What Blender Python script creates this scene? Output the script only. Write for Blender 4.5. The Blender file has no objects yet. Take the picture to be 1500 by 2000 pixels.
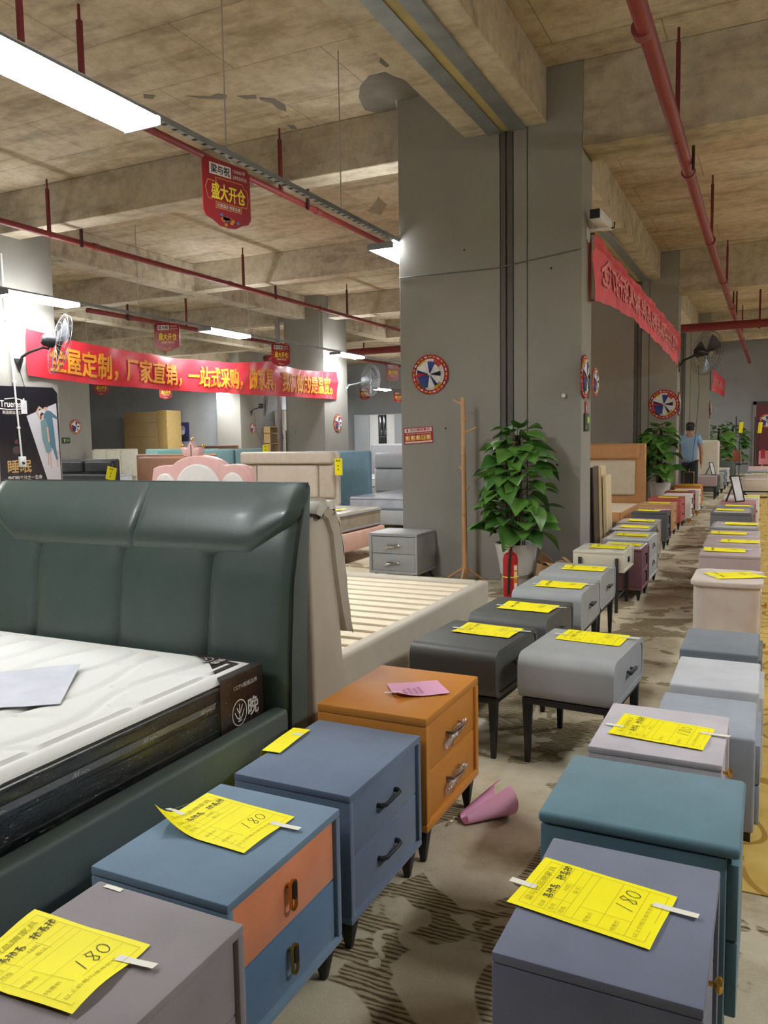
import bpy, bmesh, math, random
from mathutils import Vector, Matrix
D = bpy.data
SC = bpy.context.scene
COL = SC.collection
rad = math.radians

# ---------------------------------------------------------------- camera
def set_camera():
    y, p, r = rad(25.9), rad(5.2), rad(0.945)
    f = Vector((-math.sin(y)*math.cos(p), math.cos(y)*math.cos(p), -math.sin(p)))
    rt = Vector((math.cos(y), math.sin(y), 0)); dn = f.cross(rt)
    c, s = math.cos(r), math.sin(r)
    R, Dn = c*rt + s*dn, -s*rt + c*dn
    cd = D.cameras.new('camera'); co = D.objects.new('camera', cd); COL.objects.link(co)
    m = Matrix((R, -Dn, -f)).transposed().to_4x4()
    m.translation = (0, 0, 1.45)
    co.matrix_world = m
    cd.sensor_fit = 'VERTICAL'; cd.sensor_height = 36; cd.lens = 1560/2000*36
    cd.clip_end = 200; cd.clip_start = .02
    SC.camera = co
set_camera()
# ---------------------------------------------------------------- world and exposure
w = D.worlds.new('world'); SC.world = w; w.use_nodes = True
w.node_tree.nodes['Background'].inputs[0].default_value = (.9, .95, 1, 1)
w.node_tree.nodes['Background'].inputs[1].default_value = .03
SC.view_settings.view_transform = 'Standard'
SC.view_settings.look = 'None'
SC.view_settings.gamma = 1
SC.view_settings.use_curve_mapping = False
SC.view_settings.exposure = 0.85
LAMP = 48.0          # emission of the LED panels
LAMP_COL = (.95, .98, 1.0)
# ---------------------------------------------------------------- helpers
def lin(hexs):
    hexs = hexs.lstrip('#')
    o = []
    for i in (0, 2, 4):
        c = int(hexs[i:i+2], 16)/255
        o.append(c/12.92 if c <= .04045 else ((c+.055)/1.055)**2.4)
    return (*o, 1)

MATS = {}
def newmat(name):
    m = D.materials.new(name); m.use_nodes = True
    nt = m.node_tree; b = nt.nodes['Principled BSDF']
    return m, nt, b

def nn(nt, typ, **kw):
    n = nt.nodes.new(typ)
    for k, v in kw.items():
        if k in n.inputs.keys(): n.inputs[k].default_value = v
        else: setattr(n, k, v)
    return n

def ramp(nt, fac, stops):
    r = nt.nodes.new('ShaderNodeValToRGB'); e = r.color_ramp.elements
    while len(e) < len(stops): e.new(.5)
    for i, (p, c) in enumerate(stops):
        e[i].position = p; e[i].color = c if len(c) == 4 else (*c, 1)
    nt.links.new(fac, r.inputs[0]); return r.outputs[0]

def mix(nt, fac, a, b, mode='MIX'):
    m = nt.nodes.new('ShaderNodeMix'); m.data_type = 'RGBA'; m.blend_type = mode
    for sock, val in ((m.inputs[0], fac), (m.inputs[6], a), (m.inputs[7], b)):
        if hasattr(val, 'is_linked'): nt.links.new(val, sock)
        else: sock.default_value = val
    return m.outputs[2]

def M(col, rough=.6, metal=0, var=.08, vscale=9, bump=.1, bscale=220, sheen=0, coat=0, spec=.5):
    """a plain surface: colour with slight mottling, fine relief"""
    key = (col, rough, metal, var, vscale, bump, bscale, sheen, coat, spec)
    if key in MATS: return MATS[key]
    m, nt, b = newmat('surface_' + col.lstrip('#'))
    c = lin(col)
    tc = nn(nt, 'ShaderNodeTexCoord')
    n1 = nn(nt, 'ShaderNodeTexNoise', Scale=vscale, Detail=3.0)
    nt.links.new(tc.outputs['Object'], n1.inputs['Vector'])
    lo = tuple(max(0, x*(1-var)) for x in c[:3]); hi = tuple(min(1, x*(1+var)) for x in c[:3])
    nt.links.new(ramp(nt, n1.outputs[0], [(.3, lo), (.7, hi)]), b.inputs['Base Color'])
    b.inputs['Roughness'].default_value = rough; b.inputs['Metallic'].default_value = metal
    b.inputs['Specular IOR Level'].default_value = spec
    if sheen: b.inputs['Sheen Weight'].default_value = sheen; b.inputs['Sheen Roughness'].default_value = .5
    if coat: b.inputs['Coat Weight'].default_value = coat; b.inputs['Coat Roughness'].default_value = .12
    if bump:
        n2 = nn(nt, 'ShaderNodeTexNoise', Scale=bscale, Detail=2.0)
        nt.links.new(tc.outputs['Object'], n2.inputs['Vector'])
        bp = nn(nt, 'ShaderNodeBump', Strength=bump, Distance=.002)
        nt.links.new(n2.outputs[0], bp.inputs['Height']); nt.links.new(bp.outputs[0], b.inputs['Normal'])
    MATS[key] = m
    return m

def velvet(c): return M(c, .85, bump=.25, bscale=400, sheen=.25, var=.1, vscale=6, spec=.25)
def leather(c): return M(c, .42, bump=.25, bscale=350, var=.05)
def paint(c): return M(c, .45, bump=.04, var=.03)
def inkm(c): return M(c, .7, bump=0, var=.02)
def metalm(c, r=.3): return M(c, r, metal=1, bump=0, var=.03)

def emis(col, strength):
    m, nt, b = newmat('glowing_panel')
    b.inputs['Base Color'].default_value = (.9, .9, .9, 1)
    b.inputs['Emission Color'].default_value = (*col, 1); b.inputs['Emission Strength'].default_value = strength
    return m

class MB:
    def __init__(s): s.v = []; s.f = []
    def add(s, vs, fs):
        n = len(s.v); s.v += [tuple(p) for p in vs]; s.f += [tuple(i+n for i in f) for f in fs]; return s
    def box(s, x0, x1, y0, y1, z0, z1):
        vs = [(x, y, z) for x in (x0, x1) for y in (y0, y1) for z in (z0, z1)]
        return s.add(vs, [(0,1,3,2), (4,6,7,5), (0,4,5,1), (2,3,7,6), (0,2,6,4), (1,5,7,3)])
    def cyl(s, p0, p1, r0, r1=None, n=12, caps=True):
        r1 = r0 if r1 is None else r1
        p0, p1 = Vector(p0), Vector(p1); d = (p1-p0).normalized()
        a = d.orthogonal().normalized(); b = d.cross(a)
        vs = []
        for p, r in ((p0, r0), (p1, r1)):
            for i in range(n):
                t = 2*math.pi*i/n; vs.append(p + a*(r*math.cos(t)) + b*(r*math.sin(t)))
        fs = [(i, (i+1) % n, n+(i+1) % n, n+i) for i in range(n)]
        if caps: fs += [tuple(range(n))[::-1], tuple(range(n, 2*n))]
        return s.add(vs, fs)
    def tube(s, pts, r, n=8, closed=False):
        pts = [Vector(p) for p in pts]; m = len(pts); vs = []; up = None
        for i, p in enumerate(pts):
            if closed: d = pts[(i+1) % m]-pts[i-1]
            else: d = pts[min(i+1, m-1)]-pts[max(i-1, 0)]
            d.normalize()
            a = d.orthogonal().normalized() if up is None else (up - d*up.dot(d)).normalized()
            up = a; b = d.cross(a)
            rr = r[i] if isinstance(r, (list, tuple)) else r
            for k in range(n):
                t = 2*math.pi*k/n; vs.append(p + a*(rr*math.cos(t)) + b*(rr*math.sin(t)))
        fs = []
        for i in range(m if closed else m-1):
            j = (i+1) % m
            fs += [(i*n+k, i*n+(k+1) % n, j*n+(k+1) % n, j*n+k) for k in range(n)]
        if not closed: fs += [tuple(range(n))[::-1], tuple(range((m-1)*n, m*n))]
        return s.add(vs, fs)
    def lathe(s, prof, n=24, c=(0, 0, 0)):
        vs = []; m = len(prof)
        for r, z in prof:
            for k in range(n):
                t = 2*math.pi*k/n; vs.append((c[0]+r*math.cos(t), c[1]+r*math.sin(t), c[2]+z))
        fs = [(i*n+k, i*n+(k+1) % n, (i+1)*n+(k+1) % n, (i+1)*n+k) for i in range(m-1) for k in range(n)]
        if prof[0][0] > 1e-5: fs.append(tuple(range(n))[::-1])
        if prof[-1][0] > 1e-5: fs.append(tuple(range((m-1)*n, m*n)))
        return s.add(vs, fs)
    def prism(s, poly, axis, a, b):
        """polygon in the plane across axis (x: (y,z), y: (x,z), z: (x,y)), extruded a..b"""
        def P(q, t): return {'x': (t, q[0], q[1]), 'y': (q[0], t, q[1]), 'z': (q[0], q[1], t)}[axis]
        n = len(poly)
        vs = [P(q, a) for q in poly] + [P(q, b) for q in poly]
        return s.add(vs, [tuple(range(n))[::-1], tuple(range(n, 2*n))] + [(i, (i+1) % n, n+(i+1) % n, n+i) for i in range(n)])
    def ring(s, po, pi, axis, a, b):
        """the frame between two outlines of equal count, extruded a..b"""
        def P(q, t): return {'x': (t, q[0], q[1]), 'y': (q[0], t, q[1]), 'z': (q[0], q[1], t)}[axis]
        n = len(po); vs = [P(q, t) for t in (a, b) for pl in (po, pi) for q in pl]; fs = []
        for i in range(n):
            j = (i+1) % n
            fs += [(i, j, n+j, n+i), (2*n+i, 3*n+i, 3*n+j, 2*n+j), (i, 2*n+i, 2*n+j, j), (n+i, n+j, 3*n+j, 3*n+i)]
        return s.add(vs, fs)
    def grid(s, nu, nv, fn):
        vs = [fn(i/nu, j/nv) for j in range(nv+1) for i in range(nu+1)]
        return s.add(vs, [(j*(nu+1)+i, j*(nu+1)+i+1, (j+1)*(nu+1)+i+1, (j+1)*(nu+1)+i) for j in range(nv) for i in range(nu)])
    def map(s, fn): s.v = [tuple(fn(*p)) for p in s.v]; return s
    def mesh(s, name, bev=0, seg=2, ang=35, thick=0, smooth=True, subd=0, recalc=True):
        me = D.meshes.new(name); bm = bmesh.new()
        vs = [bm.verts.new(p) for p in s.v]
        for f in s.f:
            try: bm.faces.new([vs[i] for i in f])
            except ValueError: pass
        if recalc: bmesh.ops.recalc_face_normals(bm, faces=bm.faces)
        if thick: bmesh.ops.solidify(bm, geom=bm.faces[:], thickness=thick)
        if bev:
            es = [e for e in bm.edges if len(e.link_faces) == 2 and e.calc_face_angle(0) > rad(30)]
            bmesh.ops.bevel(bm, geom=es, offset=bev, segments=seg, profile=.5, affect='EDGES', clamp_overlap=True)
        if subd: bmesh.ops.subdivide_edges(bm, edges=bm.edges[:], cuts=subd, use_grid_fill=True)
        bm.to_mesh(me); bm.free()
        if smooth:
            for p in me.polygons: p.use_smooth = True
            me.set_sharp_from_angle(angle=rad(ang))
        return me
    def build(s, name, mat, parent=None, **kw):
        me = s.mesh(name, **kw); me.materials.append(mat)
        return link(name, me, parent)

def link(name, data, parent=None, loc=None, rot=None, scale=None):
    o = D.objects.new(name, data); COL.objects.link(o)
    if parent: o.parent = parent
    if loc: o.location = loc
    if rot: o.rotation_euler = rot
    if scale: o.scale = scale
    return o

def tag(o, label, cat, group=None, kind=None):
    o['label'] = label; o['category'] = cat
    if group: o['group'] = group
    if kind: o['kind'] = kind
    return o
def thing(name, label, cat, loc=(0, 0, 0), rz=0, group=None, rot=None):
    o = D.objects.new(name, None); COL.objects.link(o)
    o.location = loc; o.rotation_euler = rot or (0, 0, rz); o.empty_display_size = .05
    return tag(o, label, cat, group)
def struct(name, mb, mat, parent=None, **kw):
    o = mb.build(name, mat, parent, **kw)
    if not parent: o['kind'] = 'structure'
    return o
def copy_tree(o, parent=None):
    c = o.copy(); COL.objects.link(c); c.parent = parent
    for ch in [x for x in D.objects if x.parent == o]: copy_tree(ch, c)
    return c

def rrect(w, h, r, n=4, cx=0, cy=0):
    """rounded rectangle outline"""
    out = []
    for sx, sy, a0 in ((1, 1, 0), (-1, 1, 90), (-1, -1, 180), (1, -1, 270)):
        for i in range(n+1):
            t = rad(a0+90*i/n)
            out.append((cx+sx*(w/2-r)+r*math.cos(t), cy+sy*(h/2-r)+r*math.sin(t)))
    return out

TXT = {}
def glyphs(body):
    """flat outlines of a line of writing, unit size, as (verts, faces, width)"""
    k = body
    if k not in TXT:
        c = D.curves.new('writing', 'FONT'); c.body = body; c.size = 1; c.resolution_u = 3
        o = D.objects.new('writing', c); COL.objects.link(o)
        dg = bpy.context.evaluated_depsgraph_get(); e = o.evaluated_get(dg); me = e.to_mesh()
        vs = [v.co.copy() for v in me.vertices]; fs = [tuple(p.vertices) for p in me.polygons]
        e.to_mesh_clear(); D.objects.remove(o); D.curves.remove(c)
        x0 = min(v.x for v in vs); x1 = max(v.x for v in vs); y0 = min(v.y for v in vs); y1 = max(v.y for v in vs)
        TXT[k] = ([((v.x-x0)/(x1-x0), (v.y-y0)/(y1-y0)) for v in vs], fs)
    return TXT[k]
def lettering(name, body, mat, parent, fn, x0, y0, x1, y1, bold=0.0):
    """writing filling the rectangle x0..x1, y0..y1 of a surface fn(x, y) -> 3d point; bold by overprinting"""
    vs, fs = glyphs(body); mb = MB(); k = bold*(y1-y0)
    for i, (sx, sy) in enumerate(((0, 0),) if not bold else ((-1, -1), (1, -1), (1, 1), (-1, 1))):
        mb.add([lift(fn, x0+(x1-x0)*a+sx*k, y0+(y1-y0)*b+sy*k, .00025*i) for a, b in vs], fs)
    return mb.build(name, mat, parent, smooth=False, recalc=False)
def lift(fn, x, y, d):
    """the point fn(x, y) raised d off its surface"""
    if not d: return fn(x, y)
    p = Vector(fn(x, y)); n = (Vector(fn(x+.002, y))-p).cross(Vector(fn(x, y+.002))-p)
    return p + n.normalized()*d if n.length else p
def flat(mb, fn, poly):
    n = len(poly); return mb.add([fn(*p) for p in poly], [tuple(range(n))])
def strokes(mb, fn, lines, wd):
    """pen strokes as ribbons on a surface fn(x, y)"""
    for ln in lines:
        for (ax, ay), (bx, by) in zip(ln, ln[1:]):
            dx, dy = bx-ax, by-ay; L = math.hypot(dx, dy) or 1
            px, py = -dy/L*wd/2, dx/L*wd/2; ex, ey = dx/L*wd*.3, dy/L*wd*.3
            h = .00004*(len(mb.f) % 12)
            mb.add([lift(fn, *q, h) for q in ((ax+px-ex, ay+py-ey), (bx+px+ex, by+py+ey), (bx-px+ex, by-py+ey), (ax-px-ex, ay-py-ey))], [(0, 1, 2, 3)])
    return mb
def oval(cx, cy, rx, ry, n=14, a0=0, a1=360):
    return [(cx+rx*math.cos(rad(a0+(a1-a0)*i/n)), cy+ry*math.sin(rad(a0+(a1-a0)*i/n))) for i in range(n+1)]
# ---------------------------------------------------------------- materials of the place
def concrete(name, c0, c1, c2, seams=True, ax=(1, 1, 1)):
    m, nt, b = newmat(name)
    tc = nn(nt, 'ShaderNodeTexCoord'); mp = nn(nt, 'ShaderNodeMapping'); mp.inputs['Scale'].default_value = ax
    nt.links.new(tc.outputs['Object'], mp.inputs[0])
    big = nn(nt, 'ShaderNodeTexNoise', Scale=.55, Detail=6.0, Roughness=.62)
    fine = nn(nt, 'ShaderNodeTexNoise', Scale=7, Detail=8.0, Roughness=.7)
    str_ = nn(nt, 'ShaderNodeTexNoise', Scale=1.6, Detail=5.0, Roughness=.65)
    mp2 = nn(nt, 'ShaderNodeMapping'); mp2.inputs['Scale'].default_value = (.5, 2.2, 2.2)
    nt.links.new(mp.outputs[0], mp2.inputs[0]); nt.links.new(mp2.outputs[0], str_.inputs['Vector'])
    for n in (big, fine): nt.links.new(mp.outputs[0], n.inputs['Vector'])
    a = ramp(nt, big.outputs[0], [(.33, lin(c0)), (.5, lin(c1)), (.68, lin(c2))])
    f = ramp(nt, fine.outputs[0], [(.3, (.72, .72, .72)), (.6, (1.06, 1.06, 1.06))])
    a = mix(nt, 1.0, a, f, 'MULTIPLY')
    s = ramp(nt, str_.outputs[0], [(.36, (.48, .45, .41)), (.5, (1, 1, 1))])
    a = mix(nt, .55, a, s, 'MULTIPLY')
    stn = nn(nt, 'ShaderNodeTexNoise', Scale=1.1, Detail=7.0, Roughness=.75)
    nt.links.new(tc.outputs['Object'], stn.inputs['Vector'])
    a = mix(nt, 1.0, a, ramp(nt, stn.outputs[0], [(.29, (.38, .36, .33)), (.33, (1, 1, 1))]), 'MULTIPLY')
    if seams:
        br = nn(nt, 'ShaderNodeTexBrick', Scale=1.0); br.offset = .5
        br.inputs['Brick Width'].default_value = 1.83; br.inputs['Row Height'].default_value = .915; br.inputs['Mortar Size'].default_value = .006
        br.inputs['Color1'].default_value = (1, 1, 1, 1); br.inputs['Color2'].default_value = (.86, .86, .87, 1); br.inputs['Mortar'].default_value = (.45, .42, .38, 1)
        nt.links.new(mp.outputs[0], br.inputs['Vector'])
        a = mix(nt, .8, a, br.outputs[0], 'MULTIPLY')
    nt.links.new(a, b.inputs['Base Color']); b.inputs['Roughness'].default_value = .9
    bp = nn(nt, 'ShaderNodeBump', Strength=.5, Distance=.01)
    nt.links.new(fine.outputs[0], bp.inputs['Height']); nt.links.new(bp.outputs[0], b.inputs['Normal'])
    return m
CEIL = concrete('raw_concrete_slab', '#ab9677', '#bdaa8e', '#cbbea8', ax=(1, 1, 1))
BEAM = concrete('raw_concrete_beam', '#aa9c84', '#b9ae98', '#c6bba4', seams=False)

def plaster(name, col, dirty=True):
    m, nt, b = newmat(name); c = lin(col)
    tc = nn(nt, 'ShaderNodeTexCoord')
    n1 = nn(nt, 'ShaderNodeTexNoise', Scale=.8, Detail=5.0); n2 = nn(nt, 'ShaderNodeTexNoise', Scale=25, Detail=4.0)
    for n in (n1, n2): nt.links.new(tc.outputs['Object'], n.inputs['Vector'])
    a = ramp(nt, n1.outputs[0], [(.3, tuple(x*.86 for x in c[:3])), (.7, tuple(x*1.08 for x in c[:3]))])
    if dirty:   # scuffs and holes with a shape of their own
        v = nn(nt, 'ShaderNodeTexVoronoi', Scale=2.6); nt.links.new(tc.outputs['Object'], v.inputs['Vector'])
        a = mix(nt, 1.0, a, ramp(nt, v.outputs[0], [(.028, (.12, .12, .12)), (.036, (1, 1, 1))]), 'MULTIPLY')
        n3 = nn(nt, 'ShaderNodeTexNoise', Scale=4, Detail=8.0, Roughness=.8); nt.links.new(tc.outputs['Object'], n3.inputs['Vector'])
        a = mix(nt, .5, a, ramp(nt, n3.outputs[0], [(.3, (.7, .68, .66)), (.38, (1, 1, 1))]), 'MULTIPLY')
    nt.links.new(a, b.inputs['Base Color']); b.inputs['Roughness'].default_value = .8
    bp = nn(nt, 'ShaderNodeBump', Strength=.25, Distance=.004)
    nt.links.new(n2.outputs[0], bp.inputs['Height']); nt.links.new(bp.outputs[0], b.inputs['Normal'])
    return m
GREY = plaster('grey_painted_plaster', '#94918a')
WALLG = plaster('grey_painted_wall', '#8e9093', dirty=False)

def carpet():
    m, nt, b = newmat('patterned_carpet')
    tc = nn(nt, 'ShaderNodeTexCoord')
    wob = nn(nt, 'ShaderNodeTexNoise', Scale=2.2, Detail=2.0)
    nt.links.new(tc.outputs['Object'], wob.inputs['Vector'])
    big = nn(nt, 'ShaderNodeTexNoise', Scale=1.55, Detail=3.0, Roughness=.55, Distortion=1.1)
    nt.links.new(tc.outputs['Object'], big.inputs['Vector'])
    mask = ramp(nt, big.outputs[0], [(.53, (0, 0, 0)), (.545, (1, 1, 1))])
    # islands of pale pile inside the hatched patches
    isl = nn(nt, 'ShaderNodeTexNoise', Scale=5.5, Detail=2.0, Distortion=.8); nt.links.new(tc.outputs['Object'], isl.inputs['Vector'])
    imask = ramp(nt, isl.outputs[0], [(.60, (1, 1, 1)), (.62, (0, 0, 0))])
    mask = mix(nt, 1.0, mask, imask, 'MULTIPLY')
    # fine dark hatching
    mp = nn(nt, 'ShaderNodeMapping'); mp.inputs['Scale'].default_value = (.35, 1, 1); mp.inputs['Rotation'].default_value = (0, 0, rad(-4))
    nt.links.new(tc.outputs['Object'], mp.inputs[0])
    h = nn(nt, 'ShaderNodeTexWave', Scale=17.0, Distortion=6.5, Detail=3.0); h.bands_direction = 'Y'
    h.inputs['Detail Scale'].default_value = 1.1; h.inputs['Detail Roughness'].default_value = .65
    nt.links.new(mp.outputs[0], h.inputs['Vector'])
    hatch = ramp(nt, h.outputs['Fac'], [(.1, lin('#5c503b')), (.32, lin('#84765a')), (.7, lin('#a6987d'))])
    dirt = nn(nt, 'ShaderNodeTexNoise', Scale=3.2, Detail=8.0, Roughness=.7); nt.links.new(tc.outputs['Object'], dirt.inputs['Vector'])
    base = ramp(nt, dirt.outputs[0], [(.32, lin('#a4977b')), (.5, lin('#c0b59c')), (.7, lin('#ccc3ae'))])
    a = mix(nt, mask, base, hatch)
    nt.links.new(a, b.inputs['Base Color']); b.inputs['Roughness'].default_value = .95; b.inputs['Specular IOR Level'].default_value = .15
    pile = nn(nt, 'ShaderNodeTexNoise', Scale=240, Detail=2.0); nt.links.new(tc.outputs['Object'], pile.inputs['Vector'])
    bp = nn(nt, 'ShaderNodeBump', Strength=.5, Distance=.004)
    nt.links.new(pile.outputs[0], bp.inputs['Height']); nt.links.new(bp.outputs[0], b.inputs['Normal'])
    return m
def carpet_yellow():
    m, nt, b = newmat('yellow_scroll_carpet')
    tc = nn(nt, 'ShaderNodeTexCoord')
    wob = nn(nt, 'ShaderNodeTexNoise', Scale=1.5, Detail=1.0); nt.links.new(tc.outputs['Object'], wob.inputs['Vector'])
    ad = nn(nt, 'ShaderNodeMixRGB'); ad.inputs[0].default_value = .2
    nt.links.new(tc.outputs['Object'], ad.inputs[1]); nt.links.new(wob.outputs['Color'], ad.inputs[2])
    v = nn(nt, 'ShaderNodeTexVoronoi', Scale=3.2); nt.links.new(ad.outputs[0], v.inputs['Vector'])
    w_ = nn(nt, 'ShaderNodeMath', operation='MULTIPLY'); w_.inputs[1].default_value = 22; nt.links.new(v.outputs[0], w_.inputs[0])
    s = nn(nt, 'ShaderNodeMath', operation='SINE'); nt.links.new(w_.outputs[0], s.inputs[0])
    n = nn(nt, 'ShaderNodeTexNoise', Scale=6, Detail=6.0); nt.links.new(tc.outputs['Object'], n.inputs['Vector'])
    base = ramp(nt, n.outputs[0], [(.3, lin('#b99a4e')), (.7, lin('#cdb06a'))])
    a = mix(nt, ramp(nt, s.outputs[0], [(.80, (0, 0, 0)), (.90, (1, 1, 1))]), base, lin('#a07c38'))
    nt.links.new(a, b.inputs['Base Color']); b.inputs['Roughness'].default_value = .95; b.inputs['Specular IOR Level'].default_value = .15
    return m

def wood(name, c0, c1, scale=(3, 60, 60), rough=.6):
    m, nt, b = newmat(name); tc = nn(nt, 'ShaderNodeTexCoord')
    mp = nn(nt, 'ShaderNodeMapping'); mp.inputs['Scale'].default_value = scale; nt.links.new(tc.outputs['Object'], mp.inputs[0])
    n = nn(nt, 'ShaderNodeTexNoise', Scale=.6, Detail=5.0, Distortion=.6); nt.links.new(mp.outputs[0], n.inputs['Vector'])
    nt.links.new(ramp(nt, n.outputs[0], [(.3, lin(c0)), (.65, lin(c1))]), b.inputs['Base Color']); b.inputs['Roughness'].default_value = rough
    return m
PINE = wood('pale_pine', '#e6d5b4', '#f2e6cd')
PINEY = wood('pale_pine_upright', '#cbb184', '#e4d0a8', (60, 60, 3))
BEECH = wood('beech_rod', '#b98a5d', '#cfa174', (60, 60, 4), .45)

def plastic_film(name='clear_plastic_film', tint=(1, 1, 1), amt=.2):
    m, nt, b = newmat(name)
    out = nt.nodes['Material Output']
    tr = nn(nt, 'ShaderNodeBsdfTransparent'); tr.inputs[0].default_value = (*tint, 1)
    gl = nn(nt, 'ShaderNodeBsdfGlossy', Roughness=.12)
    tc = nn(nt, 'ShaderNodeTexCoord'); n = nn(nt, 'ShaderNodeTexNoise', Scale=45, Detail=3.0, Distortion=1.5); nt.links.new(tc.outputs['Object'], n.inputs['Vector'])
    bp = nn(nt, 'ShaderNodeBump', Strength=.9, Distance=.01); nt.links.new(n.outputs[0], bp.inputs['Height']); nt.links.new(bp.outputs[0], gl.inputs['Normal'])
    mx = nn(nt, 'ShaderNodeMixShader'); mx.inputs[0].default_value = amt
    nt.links.new(tr.outputs[0], mx.inputs[1]); nt.links.new(gl.outputs[0], mx.inputs[2]); nt.links.new(mx.outputs[0], out.inputs[0])
    return m
FILM = plastic_film(amt=.28)
FILMW = plastic_film('crumpled_sleeve', amt=.5)
FILMT = plastic_film('thin_tight_film', amt=.10)

BLACK = M('#1d1e1f', .45, bump=0)
DARKLEG = M('#222325', .5, bump=0)
STEEL = metalm('#b9bcbe', .35)
GALV = M('#9aa0a2', .45, metal=.7, var=.15, vscale=5, bump=.05)
REDPIPE = M('#7f2a2a', .5, bump=.15, var=.12, vscale=12)
REDDARK = M('#6a1f24', .5, bump=.1)
GOLD = metalm('#d2a64a', .25)
YELLOW = M('#fff000', .6, bump=0, var=.02)
PINKP = M('#efb0d0', .7, bump=0, var=.02)
TAPE = M('#e6e3d4', .55, bump=0, var=.03)
INK = inkm('#2a2a2a'); INKF = inkm('#b3a800'); WHITE = paint('#dcdcda')
# ---------------------------------------------------------------- room shell
ZC = 4.9
struct('floor', MB().box(-27, 8.2, -13, 33.4, -.1, 0), carpet())
o = struct('floor_runner', MB().box(-.27, 8, 2.66, 33, 0, .005), carpet_yellow())
o['label'] = 'yellow carpet with scroll pattern along the outer aisle'
struct('ceiling', MB().box(-27, 8.2, -13, 33.4, ZC, ZC+.15), CEIL)
CE = D.objects['ceiling']
for nm, col, P in (('plaster_patch', '#726a5f', [(-3.72, 7.28), (-3.54, 7.12), (-3.37, 7.12), (-3.34, 7.23), (-3.25, 7.42), (-3.10, 7.6), (-3.10, 7.74), (-3.56, 7.74), (-3.62, 7.92), (-3.87, 7.92), (-3.94, 7.81), (-3.85, 7.5)]),
                   ('stain', '#6f685d', [(-5.36, 6.65), (-5.25, 6.78), (-5.06, 6.91), (-4.99, 6.84), (-5.04, 6.76), (-5.15, 6.78), (-5.29, 6.69)]),
                   ('stain', '#6f685d', [(-4.91, 6.89), (-4.73, 6.96), (-4.77, 7.04), (-4.88, 7.0)]),
                   ('stain', '#6a6358', [(-4.73, 7.03), (-4.62, 7.12), (-4.60, 7.3), (-4.68, 7.45), (-4.72, 7.35), (-4.70, 7.19), (-4.76, 7.08)]),
                   ('stain', '#6f685d', [(-4.87, 7.75), (-4.81, 7.80), (-4.83, 7.9), (-4.89, 7.88)]), ('stain', '#6a6358', [(-3.27, 6.82), (-3.21, 6.87), (-3.25, 7.01), (-3.32, 7.04), (-3.33, 6.92)]),
                   ('stain', '#6f685d', [(-5.7, 6.43), (-5.61, 6.5), (-5.69, 6.56), (-5.76, 6.5)]), ('stain', '#8a7c68', [(-5.15, 10.58), (-5.21, 10.99), (-5.52, 11.44), (-5.6, 11.14), (-5.3, 10.8)])):
    MB().prism(P, 'z', ZC-.003, ZC+.001).build(nm, M(col, .9, var=.12, vscale=5, bump=.2, bscale=30), CE, smooth=False)
struct('wall_back', MB().box(-18.1, 8.2, 33, 33.2, 0, ZC), WALLG)
struct('wall_back_left', MB().box(-26.6, -19.2, 25.6, 25.8, 0, ZC), WALLG)
struct('wall_inner', MB().box(-18.3, -18.1, 26.15, 33, 0, ZC), WALLG)
struct('wall_left', MB().box(-26.6, -26.4, -12.8, 25.6, 0, ZC), WALLG)
struct('wall_near', MB().box(-27, 8.2, -13, -12.8, 0, ZC), WALLG)
struct('wall_right', MB().box(8, 8.2, -12.8, 33, 0, ZC), WALLG)

def beam(x0, x1, y0, y1, z0): struct('beam', MB().box(x0, x1, y0, y1, z0, ZC), BEAM, bev=.008, seg=1)
for y0, y1 in ((-6, 7.75), (8.2, 16.3), (16.75, 25), (25.45, 33)):
    beam(-2.81, -1.99, y0, y1, 4.40)
for y in (7.75, 16.3, 25):
    beam(-1.65, 8, y, y+.45, 4.12)
for y0, z in ((7.93, 4.36), (12.7, 4.375), (16.95, 4.38), (21.3, 4.38), (25.3, 4.38), (29.4, 4.38)):
    if y0 in (7.93, 25.3):
        beam(-9.7, -3.54, y0, y0+.33, z)
    elif y0 == 16.95:
        beam(-9.7, -2.81, y0+.1, y0+.5, z)
    else:
        beam(-10.18, -2.81, y0, y0+.3, z)
    if y0 < 25: beam(-26.4, -10.55 if y0 not in (7.93, 16.95) else -10.8, y0+.1, y0+.42, z-.02)
for x0, spans in ((-10.55, ((-6, 7.7), (8.81, 16.8), (17.98, 25.6), (26.7, 33))), (-14.9, ((-6, 25.6),)), (-18.85, ((-6, 16.4), (17.6, 25)))):
    for y0, y1 in spans: beam(x0, x0+.37, y0, y1, 4.37)

def column(x0, x1, y0, y1, label, joint=False):
    if joint:   # twin column with a covered expansion joint
        r = MB().box(x0, -2.456, y0, y1, 0, ZC).box(-2.315, -2.18, y0+.006, y1, 0, ZC).box(-2.172, x1, y0, y1, 0, ZC).box(-2.46, -2.17, y0+.05, y1-.02, 0, ZC)
        o = struct('column', r, GREY, bev=.006, seg=1)
        g = MB().box(-2.45, -2.40, y0+.015, y0+.052, 0, 4.4).box(-2.375, -2.325, y0+.015, y0+.052, 0, 4.4)
        g.build('joint_cover', M('#5d5a55', .6), o)
    else:
        o = struct('column', MB().box(x0, x1, y0, y1, 0, ZC), GREY, bev=.01, seg=2)
    o['label'] = label
    return o
COL1 = column(-3.54, -1.65, 7.75, 8.2, 'broad grey twin column beside the coat rack', True)
column(-3.54, -1.65, 16.3, 16.75, 'grey twin column behind the tan headboard', True)
column(-3.54, -1.65, 25, 25.45, 'third grey twin column far down the aisle', True)
column(-10.8, -9.7, 7.7, 8.81, 'grey column carrying the black bed poster')
column(-10.8, -9.7, 16.8, 17.98, 'grey column holding the far end of the long red banner')
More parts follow.
